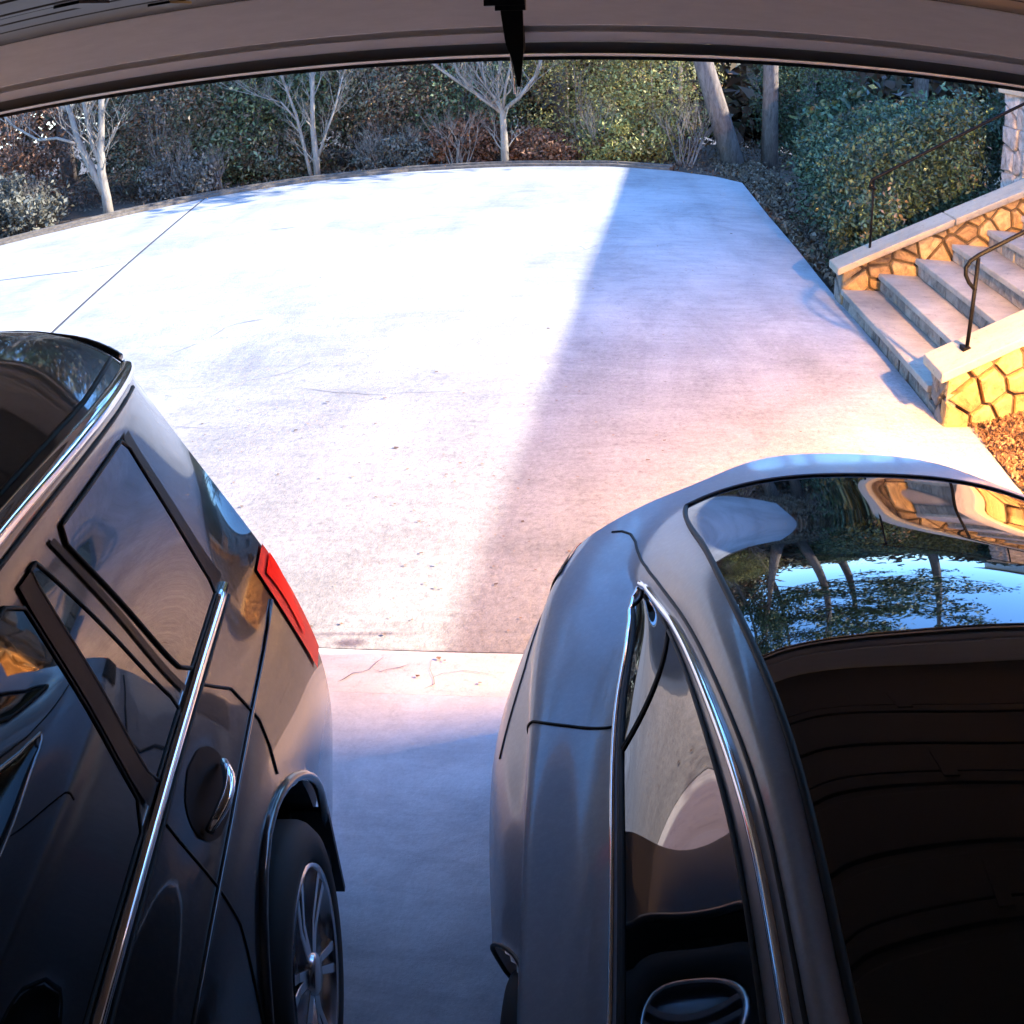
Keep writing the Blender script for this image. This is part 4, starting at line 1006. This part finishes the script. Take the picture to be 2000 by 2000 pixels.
# tail lamps wrapping on to the tailgate, rear glass, plate, bumper
cap = suv.capV
def cap_patch(name, j0, j1, k0, k1, m, off=.006, parent=None):
    sub = cap[j0:j1 + 1, k0:k1 + 1] + np.array([0, off, 0]); a, b = sub.shape[:2]
    return mesh_obj(name, sub.reshape(-1, 3), [(j * b + k, j * b + k + 1, (j + 1) * b + k + 1, (j + 1) * b + k) for j in range(a - 1) for k in range(b - 1)], m, parent or suv.o, smooth=True)
cap_patch('rear_window', 2, 9, 5, 35, M['glass'])
cap_patch('tail_lamp', 11, 17, 0, 4, M['redglow']); cap_patch('tail_lamp', 11, 17, 36, 40, M['redglow'])
cap_patch('number_plate', 15, 18, 17, 23, M['plate'], .012)
boxes('under_body', [(-.9, .9, -2.1, .75, .2, .5), (-.9, .9, 1.75, 2.1, .25, .5), (-.5, .5, .7, 1.8, .2, .5)], M['seal'], suv.o)
# rear wiper and spoiler
tube('spoiler', [suv.S(-1.9 + 3.8 * k / 24, 0) + np.array([0, .015, -.005]) for k in range(25)], .018, M['paintblack'], suv.o, 8)
# tailgate shut line across the roof
P = [suv.S(-2.6 + 5.2 * k / 30, .55 - .25 * (abs(-2.6 + 5.2 * k / 30) / 2.6) ** 3) for k in range(31)]
tube('tailgate_gap', P, .0045, M['seal'], suv.o, 6)

# ---- the grey fastback sedan on the right (rear towards the driveway)
sed = Car([
 [(3.17, 0, 1.0), (2.86, 0, 1.06), (2.33, 0, 1.215), (1.82, 0, 1.37), (1.42, 0, 1.44), (1.0, 0, 1.455), (.45, 0, 1.455), (-.3, 0, 1.41), (-1.1, 0, 1.03), (-2.0, 0, .76)],
 [(3.12, .30, 1.0), (2.84, .33, 1.05), (2.30, .33, 1.205), (1.80, .33, 1.362), (1.40, .33, 1.432), (1.0, .33, 1.447), (.45, .33, 1.447), (-.3, .33, 1.40), (-1.1, .36, 1.02), (-1.98, .33, .75)],
 [(2.98, .52, .985), (2.66, .62, 1.03), (2.20, .63, 1.18), (1.78, .635, 1.32), (1.38, .62, 1.405), (1.0, .60, 1.42), (.45, .588, 1.42), (-.3, .57, 1.37), (-1.1, .66, .98), (-1.95, .6, .72)],
 [(2.86, .70, .965), (2.50, .775, .995), (2.19, .76, 1.055), (1.76, .718, 1.19), (1.34, .692, 1.295), (.97, .672, 1.34), (.45, .66, 1.35), (-.3, .66, 1.28), (-1.1, .78, .95), (-1.93, .7, .70)],
 [(2.74, .86, .935), (2.45, .88, .965), (2.16, .81, 1.0), (1.80, .838, .985), (1.38, .852, .972), (.95, .855, .96), (.45, .86, .95), (-.3, .87, .93), (-1.1, .86, .86), (-1.9, .76, .66)],
 [(2.68, .955, .88), (2.45, 1.01, .895), (2.16, 1.035, .895), (1.8, 1.04, .885), (1.38, 1.035, .87), (.95, 1.02, .86), (.45, 1.0, .86), (-.3, .98, .86), (-1.1, .95, .80), (-1.9, .8, .6)],
 [(2.68, .99, .79), (2.45, 1.045, .77), (2.16, 1.06, .76), (1.8, 1.045, .76), (1.38, 1.01, .76), (.95, .985, .75), (.45, .98, .75), (-.3, .98, .73), (-1.1, .96, .68), (-1.9, .82, .52)],
 [(2.72, 1.05, .6), (2.45, 1.12, .58), (2.16, 1.165, .55), (1.8, 1.155, .54), (1.38, 1.11, .52), (.95, 1.065, .5), (.45, 1.03, .5), (-.3, 1.03, .5), (-1.1, 1.03, .47), (-1.9, .86, .42)],
 [(2.72, 1.0, .25), (2.45, 1.06, .23), (2.16, 1.08, .22), (1.8, 1.06, .2), (1.38, 1.03, .2), (.95, 1.0, .2), (.45, .98, .2), (-.3, .98, .2), (-1.1, .98, .2), (-1.9, .84, .24)],
], (.92, 0, 0), 0.0)
sed.root('parked_sedan', 'silver grey fastback car with dark glass roof parked at the right, tail towards the driveway', 'car')
WR = (1.12, .33)
sed.body(M['paintgrey'], [WR, (-1.15, .34)], wr=.37)
sed.end_cap(4.0, 0.0, .42, .25, M['paintgrey'], 'rear_bumper')
cap2 = sed.capV
sed.end_cap(4.0, sed.nt - 1.0, -.35, .25, M['paintgrey'], 'front_bumper')
# one long pane of glass: rear window running into the glass roof
g_, p_ = sed.pane(-2.0, 2.0, lambda f: 2.70 + .15 * (1 - abs(2 * f - 1) ** 2.5), lambda f: -.25, M['glass'], 'rear_window', off=.004, nu=48, nw=70)
tube('seal', p_, .008, M['seal'], g_, 6, closed=True)
g_, p_ = sed.pane(-2.1, 2.1, lambda f: -.38, lambda f: -1.02, M['glass'], 'windscreen', off=.004, nu=20, nw=14)
cap = cap2
for sd_ in (1, -1):
    a, b = sd_ * 3.10, sd_ * 3.93
    for (a0, a1, b0, b1) in ((2.225, 2.165, 1.86, 1.62), (1.85, 1.61, .10, .14), (.05, .09, -.55, -.95)):
        g_, p_ = sed.pane(a, b, fl(a0, a1), fl(b0, b1), M['glass'], 'window', off=.003)
        tube('seal', p_, .005, M['seal'], g_, 6, closed=True)
    sed.line([(sd_ * 3.22, 2.25), (sd_ * 3.05, 2.18), (sd_ * 2.96, 1.85), (sd_ * 2.94, 1.35), (sd_ * 2.92, .9), (sd_ * 2.92, .4), (sd_ * 2.95, -.4), (sd_ * 3.1, -.95)], .011, M['chrome'], 'roof_trim', .002, n=10)
    sed.line([(sd_ * 3.25, 2.25), (sd_ * 3.6, 2.235), (sd_ * 3.85, 2.205), (sd_ * 3.98, 2.15), (sd_ * 4.02, 2.05), (sd_ * 4.02, 1.8), (sd_ * 4.02, 1.3), (sd_ * 4.02, .4), (sd_ * 4.02, -.9)], .007, M['chrome'], 'belt_trim', .002, n=10)
    sed.line([(sd_ * 3.93, 2.15), (sd_ * 3.95, 1.8), (sd_ * 3.95, 1.3), (sd_ * 3.95, .4), (sd_ * 3.95, -.9)], .009, M['seal'], 'belt_seal', .0)
    # shut lines
    sed.line([(sd_ * 3.75, 2.665), (sd_ * 3.5, 2.65), (sd_ * 3.25, 2.61), (sd_ * 3.05, 2.54), (sd_ * 2.90, 2.43), (sd_ * 2.80, 2.30), (sd_ * 2.76, 2.15), (sd_ * 2.76, 1.95), (sd_ * 2.76, 1.3), (sd_ * 2.76, .4), (sd_ * 2.78, -.4)], .0045, M['seal'], 'hatch_gap', 0)
    sed.line([(sd_ * 5.6, 1.86), (sd_ * 5.0, 1.84), (sd_ * 4.5, 1.78), (sd_ * 4.06, 1.72)], .0045, M['seal'], 'door_gap', 0)
    sed.line([(sd_ * 4.06, .12), (sd_ * 5.4, .1), (sd_ * 7.9, .02)], .004, M['seal'], 'door_gap', 0)
    sed.line([(sd_ * 6.2, 2.64), (sd_ * 6.35, 2.3), (sd_ * 6.7, 2.0)], .004, M['seal'], 'bumper_gap', 0)
    sed.line([(sd_ * 5.45, .74), (sd_ * 5.45, .54)], .006, M['paintgrey'], 'door_handle', .002)
    P = [sed.at(sd_ * 5.35, .1 - .2 * k / 8, .008 + .028 * sin(pi * k / 8)) for k in range(9)]
    tube('door_handle', P, .010, M['paintgrey'], sed.o, 10)
    for (wy, wz) in (WR, (-1.15, .34)):
        sed.well(wy, wz, .38, .6, 1.0, sd_)
        sed.wheel(wy, wz, 1.075, .33, sd_)
        sed.arch_lip(wy, wz, .372, M['seal'], 'arch_lip', .006, sd_)
    # dark tail lamp wrapping the corner
    sed.pane(sd_ * 4.85, sd_ * 5.75, lambda f: 2.9, lambda f: 2.50, M['seal'], 'tail_lamp', off=.006)
ks = list(range(0, 6)); 
for k0, k1 in ((0, 7), (33, 40)): 
    sub = cap2[4:9, k0:k1 + 1] + np.array([0, .006, 0]); a_, b_ = sub.shape[:2]
    mesh_obj('tail_lamp', sub.reshape(-1, 3), [(j * b_ + k, j * b_ + k + 1, (j + 1) * b_ + k + 1, (j + 1) * b_ + k) for j in range(a_ - 1) for k in range(b_ - 1)], M['redlens'], sed.o, smooth=True)
boxes('under_body', [(-.95, .95, -1.9, -.0 - 1.6, .2, .4), (-.9, .9, -.7, 1.15, .16, .4), (-.9, .9, 2.08, 2.6, .2, .45), (-.55, .55, -1.6, 2.1, .16, .4)], M['seal'], sed.o)
